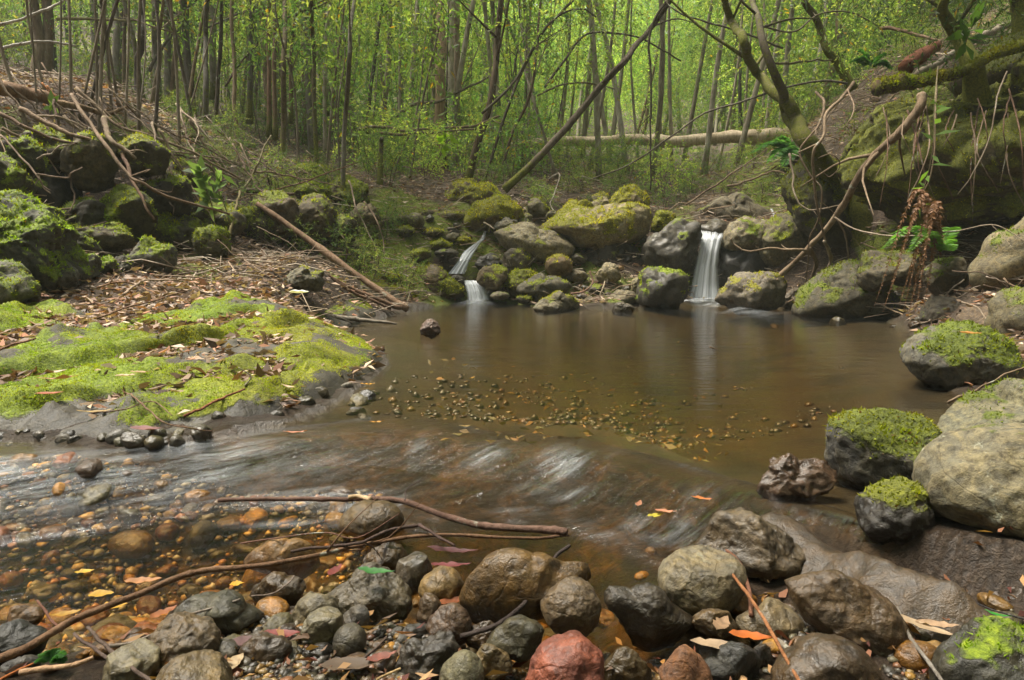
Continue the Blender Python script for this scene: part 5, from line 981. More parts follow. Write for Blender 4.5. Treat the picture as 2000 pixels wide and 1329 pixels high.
# ---------------------------------------------------------------- logs, limbs, sticks
S = stick
S('long pale fallen log lying across the creek bed beyond the weir', [(1010,283,14.2),(1100,276,14),(1200,273,13.9),(1300,274,13.7),(1420,270,13.4),(1530,263,13.1),(1600,258,13)], 20, 36, (.76,.63,.47), seed=1, name='fallen_log', cat='log', side=14, wob=.2)
S('thick broken brown log with a splintered end at the left frame edge', [(-120,150,6.6),(0,172,6.7),(60,184,6.8),(112,196,6.9)], 44, 26, (.26,.16,.09), seed=2, name='fallen_log', cat='log', side=12)
S('bent limb carrying on from the broken brown log', [(105,200,6.85),(160,210,7.0),(205,222,7.2),(228,218,7.3),(250,206,7.4)], 16, 6, (.28,.19,.11), seed=3)
for i, (a, b) in enumerate(((82,108),(92,112))): S(('fresh orange splinter standing off the broken log, longer one', 'fresh orange splinter standing off the broken log, shorter one')[i], [(a,162+i*6,6.6),(b,193,6.6)], 5, 2, (.62,.28,.11), seed=4+i, name='wood_splinter', cat='splinter', wob=.1)
S('long brown barked pole leaning from the left rocks down to the pool', [(503,398,7.55),(560,437,7.45),(640,497,7.3),(720,553,7.15),(797,606,7.0)], 13, 17, (.27,.175,.11), seed=6, wob=.12, side=10, name='leaning_pole')
S('thinner brown stick lying below the leaning pole, upper of two', [(640,540,6.6),(700,570,6.75),(785,602,6.9)], 10, 10, (.22,.135,.085), seed=7)
S('thinner brown stick lying below the leaning pole, lower of two', [(615,520,6.5),(680,565,6.6),(765,604,6.8)], 7, 8, (.2,.12,.075), seed=8)
S('grey driftwood log half in the pool beside the mossy slab', zpath([(628,618),(680,623),(730,627),(775,633)], [.08,.05,.03,.0]), 17, 5, (.23,.20,.16), seed=9, name='driftwood', cat='driftwood')
S('grey sprawling dead limb hanging from the mossy ledge into the pool, main stem', [(1800,186,6.25),(1798,210,6.2),(1770,245,6.25),(1720,293,6.4),(1668,360,6.6),(1648,397,6.75),(1615,445,6.95),(1580,484,7.15),(1527,540,7.4),(1480,575,7.5),(1445,602,7.55)], 22, 9, (.30,.225,.15), seed=10, twigs=4, wob=.2, side=10, name='dead_limb')
for i, (lab, pts, w) in enumerate((
 ('crooked side branch of the hanging limb reaching left over the pool', [(1575,487,7.1),(1552,490,7.1),(1515,485,7.15),(1470,492,7.15),(1440,482,7.2),(1428,468,7.2)], 7),
 ('forked branch end of the hanging limb dipping into the pool', [(1580,485,7.12),(1593,512,7.2),(1586,545,7.35),(1562,578,7.5),(1540,592,7.55),(1533,601,7.6)], 11),
 ('thin branch hanging down to the water right of the forked one', [(1612,470,6.9),(1625,505,7.05),(1612,530,7.1),(1597,560,7.3),(1595,602,7.5)], 8),
 ('curly vine like root winding down past the giant boulder', [(1668,160,7.2),(1640,195,6.9),(1612,222,6.7),(1610,265,6.6),(1592,295,6.6),(1590,350,6.7),(1597,410,6.8),(1610,470,6.9),(1625,530,7.05),(1625,575,7.2)], 8),
 ('pale twisted vine beside the curly root', [(1592,180,7.6),(1610,200,7.2),(1600,240,7.0),(1586,262,6.9),(1562,300,6.9),(1580,340,6.85),(1605,370,6.8),(1598,430,6.85),(1580,470,7.0),(1575,560,7.3)], 6),
 ('long wiry twig arching over the fern on the right bank', [(1630,425,6.7),(1665,445,6.4),(1720,459,6.1),(1790,460,5.8),(1860,453,5.5),(1935,440,5.2),(1975,455,5.1),(2010,480,5.0)], 4),
 ('slanting twig trailing from the hanging limb to the water at right', [(1625,520,7.0),(1650,560,6.9),(1690,585,6.6),(1745,605,6.2),(1790,630,5.9),(1830,650,5.6)], 6),
 ('straight thin twig hanging below the dead limb, greyest', [(1635,425,6.9),(1655,480,6.9),(1662,530,7.0),(1690,580,7.1),(1700,600,7.1)], 5),
 ('short twig standing in the pool by the mossy boulder', [(1640,560,6.9),(1650,585,7.0),(1660,612,7.05)], 6),
 ('dark broken stub hanging from the dead limb over the wedge rock', [(1518,545,7.3),(1520,570,7.4),(1516,600,7.6)], 6),
 ('looping thin root in front of the giant boulder', [(1600,310,6.6),(1625,300,6.4),(1640,325,6.4),(1620,345,6.5),(1600,330,6.5)], 3.5),
 ('bent twig crossing the twin trunk foot', [(1540,300,7.5),(1548,345,7.4),(1552,380,7.3),(1580,410,7.2),(1640,400,7.0)], 6),
 ('grey twig crossing low above the waterfall boulders', [(1420,365,9.0),(1470,350,8.8),(1510,335,8.6),(1545,345,8.4)], 6),
 ('spidery dead branch over the top of the waterfall', [(1340,400,9.1),(1400,360,9.0),(1450,325,8.9),(1500,290,8.8)], 5),
 ('reddish root hanging down the giant boulder face', [(1966,140,6.4),(1945,200,6.1),(1935,260,6.0),(1900,340,6.0),(1870,380,6.1)], 4),
 ('dangling thin vine with green leaves on the giant boulder', [(1832,130,6.6),(1828,200,6.1),(1825,290,6.0),(1815,350,6.0),(1790,410,6.1),(1790,450,6.3)], 3.5),
 ('pale root curling at the far right above the tall mossy boulder', [(1960,545,5.1),(1985,560,4.9),(2010,530,4.8)], 5),
 ('bare forked twig by the water at right of the dry fern', [(1880,590,5.0),(1905,600,4.8),(1925,620,4.7),(1945,650,4.5)], 5),
 ('thin grey stick resting on the long boulder over the water at right', [(1852,786,2.95),(1900,765,2.85),(1960,735,2.75),(2040,700,2.7)], 7),
 ('thin dark twig standing in the calm pool before the waterfall', [(1386,678,4.4),(1402,683,4.4)], 4))):
    S(lab, pts, w, w*.45, ((.30,.225,.15), (.22,.16,.105), (.33,.27,.2))[i % 3], seed=30+i, twigs=(3, 2, 0, 1)[i % 4], wob=.5)
S('shaggy moss topped log jutting from the slope over the giant boulder', [(1712,172,6.5),(1760,163,6.5),(1810,158,6.6),(1880,140,6.8)], 36, 26, (.09,.055,.03), moss=.5, seed=60, name='mossy_log', cat='log', side=12)
S('pale weathered log lying up the slope beside the red stump', [(1790,148,7.5),(1850,112,7.8),(1920,72,8.1),(2010,28,8.5)], 15, 17, (.34,.29,.22), seed=61, name='fallen_log', cat='log')
S('crumbling red brown rotten stump on the right slope', [(1768,132,7.9),(1795,112,8.0),(1828,92,8.1)], 38, 26, (.22,.085,.045), seed=62, name='rotten_stump', cat='stump', side=12)
S('dead branch forking out of the right slope towards the twin trunk', [(1722,54,9),(1760,60,8.8),(1800,72,8.6),(1840,82,8.4)], 9, 5, (.3,.2,.13), seed=63, twigs=4)
S('mossy green edged root crest above the giant boulder, far right', [(1890,135,6.6),(1950,105,6.7),(2030,80,6.8),(2100,60,6.9)], 24, 24, (.09,.07,.04), moss=.75, seed=64, name='mossy_log', cat='log')
# foreground sticks
S('longest brown stick lying across the shallows from the lower left corner', zpath([(-40,1300),(60,1262),(150,1212),(230,1178),(335,1134),(400,1115),(475,1108),(560,1097),(640,1080),(700,1064),(780,1053),(860,1046),(960,1050),(1050,1052),(1110,1048)], [-.04,-.04,-.045,-.045,-.05,-.05,-.045,-.05,-.05,-.055,-.06,-.06,-.07,-.08,-.09]), 24, 7, (.20,.115,.065), seed=70, twigs=3, wob=.25, side=10, name='stick', cat='stick')
S('wet floating branch with a pale broken patch, caught in the riffle', zpath([(425,978),(500,974),(580,974),(660,975),(720,974),(785,980),(840,998),(910,1020),(980,1030),(1060,1036),(1106,1042)], -.075), 10, 21, (.16,.095,.07), seed=71, wob=.25, side=10, name='stick', cat='stick')
S('pale splintered wood where the floating branch is broken', zpath([(680,972),(700,970),(724,976)], -.062), 12, 12, (.62,.46,.28), seed=72, name='wood_splinter', cat='splinter', wob=.1)
S('near black knotted stick standing across the amber slab', zpath([(1112,1066),(1085,1088),(1075,1120),(1048,1155),(1010,1195),(960,1225),(900,1245)], [-.03,-.04,-.04,-.05,-.06,-.07,-.09]), 9, 14, (.06,.045,.04), seed=73, twigs=2, name='stick', cat='stick')
S('orange brown stem lying over the light cobbles at lower right', zpath([(1378,1078),(1420,1112),(1455,1155),(1490,1205),(1525,1268),(1570,1345)], [-.02,-.015,-.02,-.02,-.03,-.04]), 8, 11, (.42,.19,.08), seed=74, wob=.15, name='stick', cat='stick')
S('second stem beside the orange one, with flaking bark', zpath([(1380,1044),(1412,1070),(1444,1098),(1462,1150),(1468,1205)], [-.03,-.03,-.03,-.04,-.06]), 8, 12, (.27,.13,.08), seed=75, wob=.2, name='stick', cat='stick')
S('grey weathered branch end at the bottom edge, lower right', zpath([(1518,1252),(1560,1285),(1610,1318),(1660,1360)], -.05), 18, 24, (.27,.24,.19), seed=76, name='stick', cat='stick')
S('grey bark twig curving from the dark fork to the bottom edge', zpath([(1745,1163),(1755,1195),(1775,1240),(1810,1290),(1850,1345)], [-.06,-.05,-.05,-.05,-.05]), 9, 11, (.26,.24,.21), seed=77, name='stick', cat='stick', wob=.2)
S('black arching twig at lower right, upper of its fork', zpath([(1745,1163),(1760,1146),(1800,1143),(1860,1160),(1930,1188),(2020,1215)], -.05), 7, 5, (.05,.045,.045), seed=78, twigs=2, name='stick', cat='stick')
S('black arching twig at lower right, lower of its fork', zpath([(1748,1160),(1800,1166),(1870,1190),(1930,1220),(2010,1255)], -.06), 6, 5, (.06,.055,.055), seed=79, twigs=3, name='stick', cat='stick')
S('slim dark twig end pointing to the ochre streaked boulder', zpath([(1672,1110),(1690,1130),(1715,1148),(1742,1164)], -.05), 4, 6, (.07,.055,.045), seed=80, name='stick', cat='stick')
S('forked grey twig on the dark green slab, long prong', zpath([(205,1262),(270,1252),(330,1220),(400,1192),(470,1172)], -.05), 9, 6, (.30,.26,.22), seed=81, name='stick', cat='stick')
S('forked grey twig on the dark green slab, short prong', zpath([(325,1224),(355,1226),(405,1240)], -.05), 7, 5, (.38,.34,.29), seed=82, name='stick', cat='stick')
S('split pale and orange piece of wood at the lower left corner', zpath([(38,1314),(90,1306),(140,1300),(182,1285)], -.05), 18, 12, (.55,.36,.22), seed=83, wob=.1, name='wood_splinter', cat='splinter')
S('orange bark strip at the lower left corner', zpath([(-10,1335),(25,1315),(66,1296)], -.06), 10, 6, (.45,.15,.04), seed=84, wob=.1, name='bark_strip', cat='bark')
S('dark knobbly stick crossing the longest one, lying to the right', zpath([(568,1076),(640,1068),(700,1060),(760,1038),(822,1024)], -.045), 8, 9, (.09,.06,.05), seed=85, twigs=3, name='stick', cat='stick')
S('short dark stick leaning down from the knobbly one', zpath([(820,1026),(850,1045),(888,1066)], -.04), 9, 6, (.11,.07,.06), seed=86, name='stick', cat='stick')
S('thin reddish twig arching over the round stream boulder', zpath([(470,1062),(560,1048),(640,1042),(700,1050),(780,1004)], [-.09,-.05,-.045,-.05,-.02]), 4, 3, (.22,.12,.09), seed=87, name='stick', cat='stick')
S('dark twig running from the longest stick towards the bottom edge, right one', zpath([(172,1225),(200,1255),(240,1290),(295,1335)], -.04), 9, 11, (.15,.11,.09), seed=88, name='stick', cat='stick')
S('dark twig running from the longest stick towards the bottom edge, left one', zpath([(145,1238),(180,1265),(215,1290)], -.045), 8, 9, (.14,.10,.085), seed=89, name='stick', cat='stick')
S('reddish twig under the longest stick in the shallows', zpath([(75,1172),(95,1205),(120,1232)], -.08), 6, 8, (.19,.09,.06), seed=90, name='stick', cat='stick')
S('small curled grey twig on the brown water worn stone', zpath([(490,1165),(530,1160),(560,1142),(575,1125)], -.05), 4, 4, (.25,.2,.17), seed=91, name='stick', cat='stick')
S('straw coloured bit of wood at the bottom edge by the black rock', zpath([(735,1328),(760,1316),(782,1306)], -.06), 8, 7, (.5,.36,.18), seed=92, name='wood_splinter', cat='splinter', wob=.1)
S('dark twig in the gravel between the dark ball cobble and black rock', zpath([(705,1290),(730,1270),(755,1245)], -.075), 9, 6, (.12,.085,.065), seed=93, name='stick', cat='stick')
S('upright little twig caught on the floating branch', zpath([(790,978),(795,955),(820,940)], [-.05,-.03,.0]), 3, 2, (.1,.07,.06), seed=94, name='stick', cat='stick')
# left bank sticks
for i, (lab, pts, w, col) in enumerate((
 ('long pale dead pole slanting down the left bank to the leafy seedling', [(150,170,7.0),(203,223,7.0),(234,248,7.0),(285,262,7.1),(346,286,7.2),(400,310,7.3),(470,350,7.5)], 8, (.38,.29,.2)),
 ('bent brown branch running down across the overhanging slab', [(142,187,6.5),(154,215,6.3),(183,248,6.2),(213,290,6.0),(254,345,5.9),(285,361,5.9),(325,384,6.0),(386,402,6.2),(450,420,6.4)], 9, (.25,.175,.115)),
 ('brown fallen limb lying over the dark hollow, upper of two', [(39,213,6.1),(75,232,6.1),(114,252,6.1),(150,266,6.1),(193,278,6.2)], 13, (.28,.2,.13)),
 ('brown fallen limb lying over the dark hollow, lower of two', [(0,222,5.9),(50,248,5.9),(100,270,6.0),(152,282,6.1)], 10, (.2,.13,.085)),
 ('short mossy limb hanging down right of the overhanging slab', [(203,231,6.5),(209,255,6.3),(218,275,6.2),(240,290,6.2),(264,310,6.2)], 14, (.24,.18,.12)),
 ('dark peeling branch dropping below the mossy outcrop', [(240,300,6.2),(252,330,6.1),(262,360,6.0),(285,402,5.9),(300,430,5.9)], 9, (.2,.12,.08)),
 ('thin bent twig hanging in front of the dark hollow', [(0,264,5.5),(35,300,5.4),(71,341,5.3),(85,365,5.3),(100,378,5.3)], 5, (.26,.19,.14)),
 ('grey twig crossing the dark hollow sideways', [(71,341,5.3),(105,345,5.4),(132,347,5.5),(140,338,5.5),(160,328,5.6)], 4.5, (.3,.22,.17)),
 ('curved twig looping out of the hollow to the overhanging slab', [(72,312,5.6),(85,304,5.6),(102,301,5.7),(112,288,5.7),(122,284,5.8),(146,281,5.9)], 5, (.3,.24,.18)),
 ('dark thin branch arching down from the upper left thicket', [(175,145,8.5),(203,166,8.3),(230,185,8.1),(252,205,8),(272,233,7.9),(300,255,7.9),(345,284,7.8)], 6, (.15,.11,.08)),
 ('whitish bare branch across the top left corner', [(-40,60,7.0),(25,42,7.1),(80,24,7.2),(110,10,7.3),(140,-8,7.4)], 8, (.5,.47,.42)),
 ('whitish bent branch below the top left corner', [(-30,105,6.9),(20,92,7.0),(70,82,7.1),(105,84,7.2),(150,90,7.3)], 8, (.5,.47,.43)),
 ('straight greenish yellow branch lying level between the left trunks', [(110,38,12),(180,37,12),(260,41,12),(345,38,12)], 7, (.24,.22,.09)),
 ('slanting grey dead trunk propped among the left trunks', [(290,140,13),(320,90,13),(352,55,13)], 8, (.16,.14,.11)),
 ('thin dark dead stem slanting between the left trunks', [(440,170,11),(480,110,11),(525,70,11)], 5, (.14,.1,.08)),
 ('brown log lying level on the forest floor behind the slim pole trees', [(285,245,11.2),(330,247,11.2),(385,250,11.2)], 12, (.16,.12,.08)),
 ('short mossy log at the foot of the slim pole tree', [(345,278,10.2),(362,272,10.2),(378,262,10.2)], 12, (.12,.1,.05)),
 ('dark rotten branch resting on the forehead of the rounded boulder', [(482,373,7.9),(510,374,7.9),(545,380,7.9),(575,380,8.0)], 13, (.11,.075,.055)),
 ('red brown twig arching above the flat mossy stone', [(540,370,8.3),(590,357,8.3),(640,338,8.4),(700,318,8.6)], 4, (.26,.14,.09)),
 ('yellow mossy sapling stem at the left end of the rounded boulder', [(448,462,6.9),(456,430,7.0),(463,400,7.2),(468,375,7.4)], 8, (.24,.2,.1)),
 ('bare crooked shrub stem rising over the boulder row', [(478,365,7.9),(492,345,8.0),(505,320,8.0),(515,290,8.1),(530,265,8.2)], 6, (.25,.22,.12)),
 ('curved vine falling over the tan capped boulder to the moss', [(680,352,8.2),(690,380,8.1),(694,405,8.0),(712,440,8.0),(735,490,7.9),(748,515,7.9)], 4, (.32,.25,.19)),
 ('grey forked twig coming down beside the tan capped boulder', [(712,395,8.3),(730,420,8.2),(740,440,8.1),(748,470,8.1),(752,505,8.0)], 4, (.28,.2,.14)),
 ('long slanting branch in the leaves left of the eucalypt pair', [(745,240,12.5),(800,210,12.5),(860,196,12.5),(920,168,12.5),(960,147,12.5)], 8, (.25,.21,.15)),
 ('level dead branch on the slope below the eucalypt pair', [(700,252,11.5),(755,247,11.5),(790,258,11.5),(850,250,11.4),(925,245,11.2),(975,226,11)], 8, (.22,.17,.1)),
 ('second level branch just under the first on that slope', [(735,262,11.3),(800,262,11.3),(870,256,11.2),(930,252,11)], 7, (.2,.15,.09)),
 ('arching dark branch above the bare leaning pole, left', [(940,222,10.8),(1000,165,10.8),(1035,105,10.8),(1060,62,10.8),(1100,25,10.8),(1140,18,10.8),(1165,34,10.8)], 6, (.13,.11,.08)),
 ('arching dark branch crossing the bare leaning pole', [(1062,172,10.6),(1105,115,10.6),(1143,68,10.6),(1210,66,10.6),(1262,80,10.6),(1330,120,10.6)], 6, (.14,.12,.09)),
 ('low arching pale branch in the leaves right of the fan', [(1050,188,11.3),(1098,166,11.3),(1150,163,11.3),(1200,175,11.2)], 5, (.26,.22,.16)),
 ('dark hanging vine dropping straight to the mossy pyramid rock', [(1306,0,10),(1280,35,10),(1266,85,10),(1270,140,10),(1272,245,10),(1270,370,10)], 6.5, (.11,.085,.065)),
 ('long thin branch sweeping from the twin trunk down left to the weir', [(1655,163,8.4),(1610,158,8.4),(1545,168,8.5),(1485,188,8.6),(1440,202,8.7),(1370,225,9),(1280,290,9.5),(1210,330,9.8),(1158,350,10)], 5.5, (.16,.14,.11)),
 ('bare branch reaching left from the twin trunk near the top edge', [(1530,95,8.3),(1440,60,8.3),(1370,42,8.4),(1320,22,8.5),(1290,-10,8.6)], 5, (.14,.12,.09)),
 ('mossy bare branch reaching right between twin trunk and crooked tree', [(1512,124,8.6),(1560,122,9),(1600,118,9.4),(1625,117,9.6)], 6, (.18,.16,.08)),
 ('bare arching branch behind the crooked mossy tree', [(1480,50,8.8),(1550,62,9),(1600,28,9.2),(1660,25,9.4),(1710,50,9.6),(1730,75,9.7)], 4.5, (.2,.17,.12)),
 ('pale fallen stick lying over stones behind the yellow hump', [(945,435,9.0),(955,440,8.9),(965,448,8.8)], 5, (.45,.38,.27)),
 ('whitish forked twig above the olive boulder', [(1070,350,10.2),(1092,340,10.1),(1083,380,9.9),(1075,400,9.8),(1090,425,9.6)], 4, (.42,.38,.32)),
 ('little brown branch washed up between the weir stones', [(1115,575,7.9),(1140,570,7.9),(1158,552,8.0),(1152,530,8.05)], 6, (.24,.14,.1)),
 ('pale bleached stick leaning on the weir stones by the egg shaped one', [(1172,578,7.9),(1178,562,7.9),(1182,550,8.0)], 5, (.5,.42,.3)),
 ('brown twig on the slab pointing at the driftwood log', zpath([(668,655),(700,668),(747,685)], [.16,.1,.05]), 5, (.33,.19,.1)),
 ('forked dead twig lying on the front of the mossy slab', zpath([(255,770),(285,797),(320,825),(380,838),(415,842)], [.14,.12,.09,.07,.05]), 5, (.24,.15,.1)),
 ('thin branching twig on the slab near the wet edge', zpath([(180,808),(240,800),(300,785),(335,812)], [.12,.11,.11,.08]), 4, (.25,.16,.11)),
 ('grey crossed twigs sticking up at the slab step', zpath([(478,755),(490,735),(465,718)], [.12,.16,.2]), 4, (.42,.38,.33)),
 ('thin brown branch in the leaf litter trough, longest', zpath([(190,622),(250,600),(300,588),(360,570)], [.34,.36,.38,.42]), 6, (.25,.15,.1)),
 ('pale dead stick with a fork in the leaf litter trough', zpath([(240,575),(262,560),(285,546),(345,548)], [.46,.48,.5,.5]), 7, (.36,.27,.2)),
 ('reddish stick crossing the pale forked one', zpath([(190,562),(230,553),(270,557),(305,575)], [.48,.5,.48,.44]), 5, (.3,.17,.1)),
 ('dark peeled bark strip lying along the slab edge', zpath([(360,812),(400,795),(440,775),(478,760)], [.08,.09,.1,.12]), 8, (.3,.12,.06)),
 ('long strip of shed bark at the left end of the slab', zpath([(-20,690),(30,672),(70,662)], [.24,.27,.3]), 8, (.25,.14,.1)))):
    S(lab, pts, w, w*.6, col, moss=.35 if 'moss' in lab else 0, seed=100+i, twigs=(0, 2, 0, 1, 3)[i % 5] if 'pole' not in lab and 'log' not in lab and 'strip' not in lab else 0, wob=.4)
# thin dead sticks scattered on the banks, all much alike
def scatter_sticks(n, box, label, group, seed, Lr=(.4, 1.5), wr=(.004, .011)):
    q = np.random.default_rng(seed)
    for i in range(n):
        h = hit(q.uniform(box[0], box[2]), q.uniform(box[1], box[3])); a = q.uniform(-.9, .5) if q.random() < .7 else q.uniform(0, 3.1); L = q.uniform(*Lr)*.5; d = np.array([math.cos(a), math.sin(a)*.8])
        xs = np.linspace(-L, L, 6); p = np.stack([h[0]+d[0]*xs, h[1]+d[1]*xs, xs*0], 1); p[:, 2] = np.maximum(terrain(p[:, 0], p[:, 1])+.02, h[2]-.4) + np.linspace(q.uniform(0, .35), q.uniform(0, .06), 6)
        v, f = stick_mesh(p, q.uniform(*wr), .003, seed*50+i, n=14, twigs=q.integers(0, 4), side=6, wob=.8)
        c = ((.22,.15,.1), (.3,.23,.16), (.15,.105,.075), (.36,.3,.24))[q.integers(4)]
        tag(mk('dead_branch', v, f, M['bark'], loc=h, attrs=dict(moss=np.zeros(len(v))), col=(*c, 1)), label, 'branch', group)
scatter_sticks(46, (0, 200, 700, 420), 'thin dead stick lying on the litter of the steep left bank', 'dead sticks on the left bank', 1)
scatter_sticks(30, (620, 290, 1250, 385), 'thin dead stick in the brush at the head of the pool', 'dead sticks in the brush at the head of the pool', 2)
scatter_sticks(26, (1250, 300, 1560, 390), 'thin dead stick tangled behind the waterfall boulders', 'dead sticks behind the waterfall', 3)
scatter_sticks(34, (1640, 60, 1990, 210), 'thin dead stick on the twig strewn slope over the giant boulder', 'dead sticks on the slope over the giant boulder', 4, (.3, 1.0))
scatter_sticks(18, (400, 470, 560, 540), 'dry twig in the tangle of dead stems at the back of the slab', 'dry twigs at the back of the slab', 5, (.2, .6), (.002, .005))
scatter_sticks(22, (1780, 480, 1990, 650), 'dead root or twig on the earth of the right bank', 'dead twigs on the earth of the right bank', 6, (.2, .7), (.003, .007))

q = np.random.default_rng(55)
def to_px0(p): d = p[1]*CP-(p[2]-CH)*SP; return 1000+F*p[0]/d, 664.5-F*((p[2]-CH)*CP+p[1]*SP)/d
for i in range(46):
    x0, y0 = q.uniform(-30, 520), q.uniform(185, 330); x1, y1 = x0+q.uniform(40, 190), y0+q.uniform(30, 170); a, b = hit(x0, min(y0+.12*max(0, x0-150), 400)), hit(x1, min(max(y1, 260+.2*x1), 470)); up = np.array([0, 0, 1.0])
    pa, pb = to_px0(a), to_px0(b); a, b = P(*pa, a[1]-.55), P(*pb, b[1]-.45); m = (a+b)/2+up*q.uniform(.05, .2)+q.normal(size=3)*.06; v, f = stick_mesh([a+up*q.uniform(.05, .3), m, b+np.array([0, -.08, q.uniform(.05, .25)])], q.uniform(.006, .016), .004, 2000+i, n=16, twigs=q.integers(0, 4), side=6, wob=.8)
    tag(mk('dead_branch', v, f, M['bark'], loc=a, attrs=dict(moss=np.zeros(len(v))), col=(*[(.3,.22,.15), (.38,.3,.22), (.2,.14,.1)][q.integers(3)], 1)), 'thin dead stick sprawling over the rocks of the left bank', 'branch', 'sticks sprawling over the left bank rocks')
for i in range(20):
    x0 = q.uniform(1640, 1990); y0 = q.uniform(165, 230); y1 = y0+q.uniform(60, 230); Yv = 6.05+.3*q.random(); S('thin root dangling over the face of the giant boulder', [(x0, y0, Yv+.35), (x0+q.normal()*14, (y0+y1)/2, Yv), (x0+q.normal()*22, y1, Yv)], q.uniform(2.5, 4.5), 1.8, (.2,.12,.08) if i % 2 else (.27,.2,.14), seed=2100+i, group='roots dangling over the giant boulder', name='hanging_root', cat='root')
# ---------------------------------------------------------------- ferns, seedling, vine leaves
FERN = (.10, .22, .03)
def frond_mesh(path, w, col, seed, dead=False):
    q = np.random.default_rng(seed); p = spline(path, 34); t = np.gradient(p, axis=0); t /= np.linalg.norm(t, axis=1)[:, None]; L = np.linalg.norm(np.diff(p, axis=0), axis=1).sum()
    s = np.cross(t, [0, 0, 1.0]); s /= np.maximum(np.linalg.norm(s, axis=1), 1e-6)[:, None]; B, D, LL = [], [], []
    for i in range(3, 34):
        k = math.sin(math.pi*min(1, (i/33)**.7*.93+.05))**.8; 
        for sg in (-1, 1):
            for j in range(2 if not dead else 3): B.append(p[i]+t[i]*L/34*(j*.5)); D.append(s[i]*sg+t[i]*.45+np.array([0, 0, -.15 if not dead else -1.1])+q.normal(size=3)*(.06 if not dead else .5)); LL.append(w*k*(1 if not dead else .7)+.004)
    B, D, LL = map(np.array, (B, D, LL)); c = np.array(col)*(.75+.5*q.random((len(B), 1)))
    V, F_, T_ = leaves(B, D, LL, LL*.12 if not dead else LL*.2, c, q, .1); tv, tf = tube(p, np.linspace(.0035, .001, 34), 4)
    return np.concatenate([V, tv]), F_.tolist()+[[a+len(V) for a in f] for f in tf], np.concatenate([T_, np.tile(np.array(col)*.8, (len(tv), 1))])
def fern(label, base, tips, Y, w, col, seed, dead=False, sag=.25):
    b = P(*base, Y); e = empty('fern', b); tag(e, label, 'fern')
    for i, (px, py, dy) in enumerate(tips):
        tp = P(px, py, Y+dy); m = (b+tp)/2+np.array([0, 0, sag*np.linalg.norm(tp-b)*(1 if not dead else 1.4)]); v, f, t_ = frond_mesh([b, m, tp], w, col, seed+i, dead); mk('frond', v, f, M['leaf'] if not dead else M['dry'], parent=e, attrs=dict(tint=t_), col=(1, 1, 1, 1), smooth=False)
fern('bright green fern spreading fronds in front of the giant boulder', (1838,492), [(1722,486,-.3),(1742,456,-.1),(1775,492,-.4),(1862,470,.0),(1858,490,-.2),(1800,452,.2),(1868,455,.3)], 5.7, .085, FERN, 500)
fern('drooping dry brown fern fronds hanging over the right shore', (1838,500), [(1712,585,-.5),(1728,598,-.4),(1765,606,-.5),(1775,612,-.3),(1788,608,-.6),(1805,600,-.3),(1758,590,-.2),(1742,560,-.5)], 5.75, .06, (.15,.072,.03), 520, True, .5)
fern('pale green tree fern fronds behind the end of the fallen log', (1560,300), [(1465,300,-.2),(1478,285,.1),(1500,318,-.4),(1530,325,-.5),(1520,268,.2),(1590,330,-.3)], 10.5, .20, (.08,.19,.05), 540, False, .2)
fern('small deep green fern among the trees high on the right slope', (1700,130), [(1660,120,0),(1680,100,.1),(1725,110,0),(1745,135,-.1)], 9.0, .14, (.06,.16,.03), 560)
fern('tiny fern tuft at the lower left corner beside the longest stick', (100,1292), [(70,1290,0),(85,1275,.02),(105,1268,.02),(125,1280,0),(128,1292,0)], float(PZ(100, 1292, -.08)[1]), .012, (.06,.17,.04), 580)
def leafy(label, stem, n, L, col, seed, name='seedling', cat='seedling', wide=.22):
    q = np.random.default_rng(seed); p = spline([P(*a) for a in stem], 26); e = empty(name, p[0]); tag(e, label, cat)
    v, f = tube(p, np.linspace(.007, .002, 26), 5); mk('stem', v, f, M['bark'], parent=e, attrs=dict(moss=np.zeros(len(v))), col=(.2,.17,.09,1))
    for k in range(n):
        i = q.integers(6, 26); d = q.normal(size=3)*.8+np.array([0, -.3, .15]); l = L*q.uniform(.6, 1.2); vv, ff, tt = leaves(p[i:i+1], d[None], np.array([l]), np.array([l*wide]), np.array([col])*q.uniform(.7, 1.3), q)
        mk('leaf', vv, ff, M['leaf'], parent=e, attrs=dict(tint=tt), col=(1, 1, 1, 1))
leafy('leafy green seedling growing at the end of the left bank sticks', [(420,430,6.5),(412,395,6.4),(400,360,6.4),(392,325,6.4)], 34, .17, (.11,.17,.065), 1)
leafy('second leafy seedling right of the first, with narrow leaves', [(450,440,6.6),(440,405,6.5),(425,370,6.5),(432,340,6.5)], 26, .15, (.10,.16,.06), 2, wide=.14)
leafy('climbing plant with bright leaves hanging down the giant boulder', [(1832,130,6.5),(1826,200,6.05),(1824,270,5.95),(1815,330,5.95),(1795,400,6.0)], 16, .17, (.09,.16,.03), 3, name='climber', cat='climber', wide=.15)
leafy('broad leaved plant on top of the right slope by the moss clad trunk', [(1880,110,6.7),(1890,70,6.6),(1905,40,6.6)], 14, .26, (.06,.12,.025), 4, name='plant', cat='plant')
leafy('yellow green sprig on the slope left of the eucalypt foot', [(860,300,10.2),(866,280,10.2),(880,265,10.2)], 18, .22, (.18,.28,.03), 5)
leafy('small sprig of green leaves on top of the mossy wall at far left', [(98,222,6.5),(100,210,6.5),(102,202,6.5)], 8, .12, (.10,.17,.04), 6)
leafy('little green weed by the trickle behind the round waterfall boulder', [(1575,425,8.2),(1570,412,8.2),(1568,405,8.2)], 16, .13, (.13,.2,.03), 7)

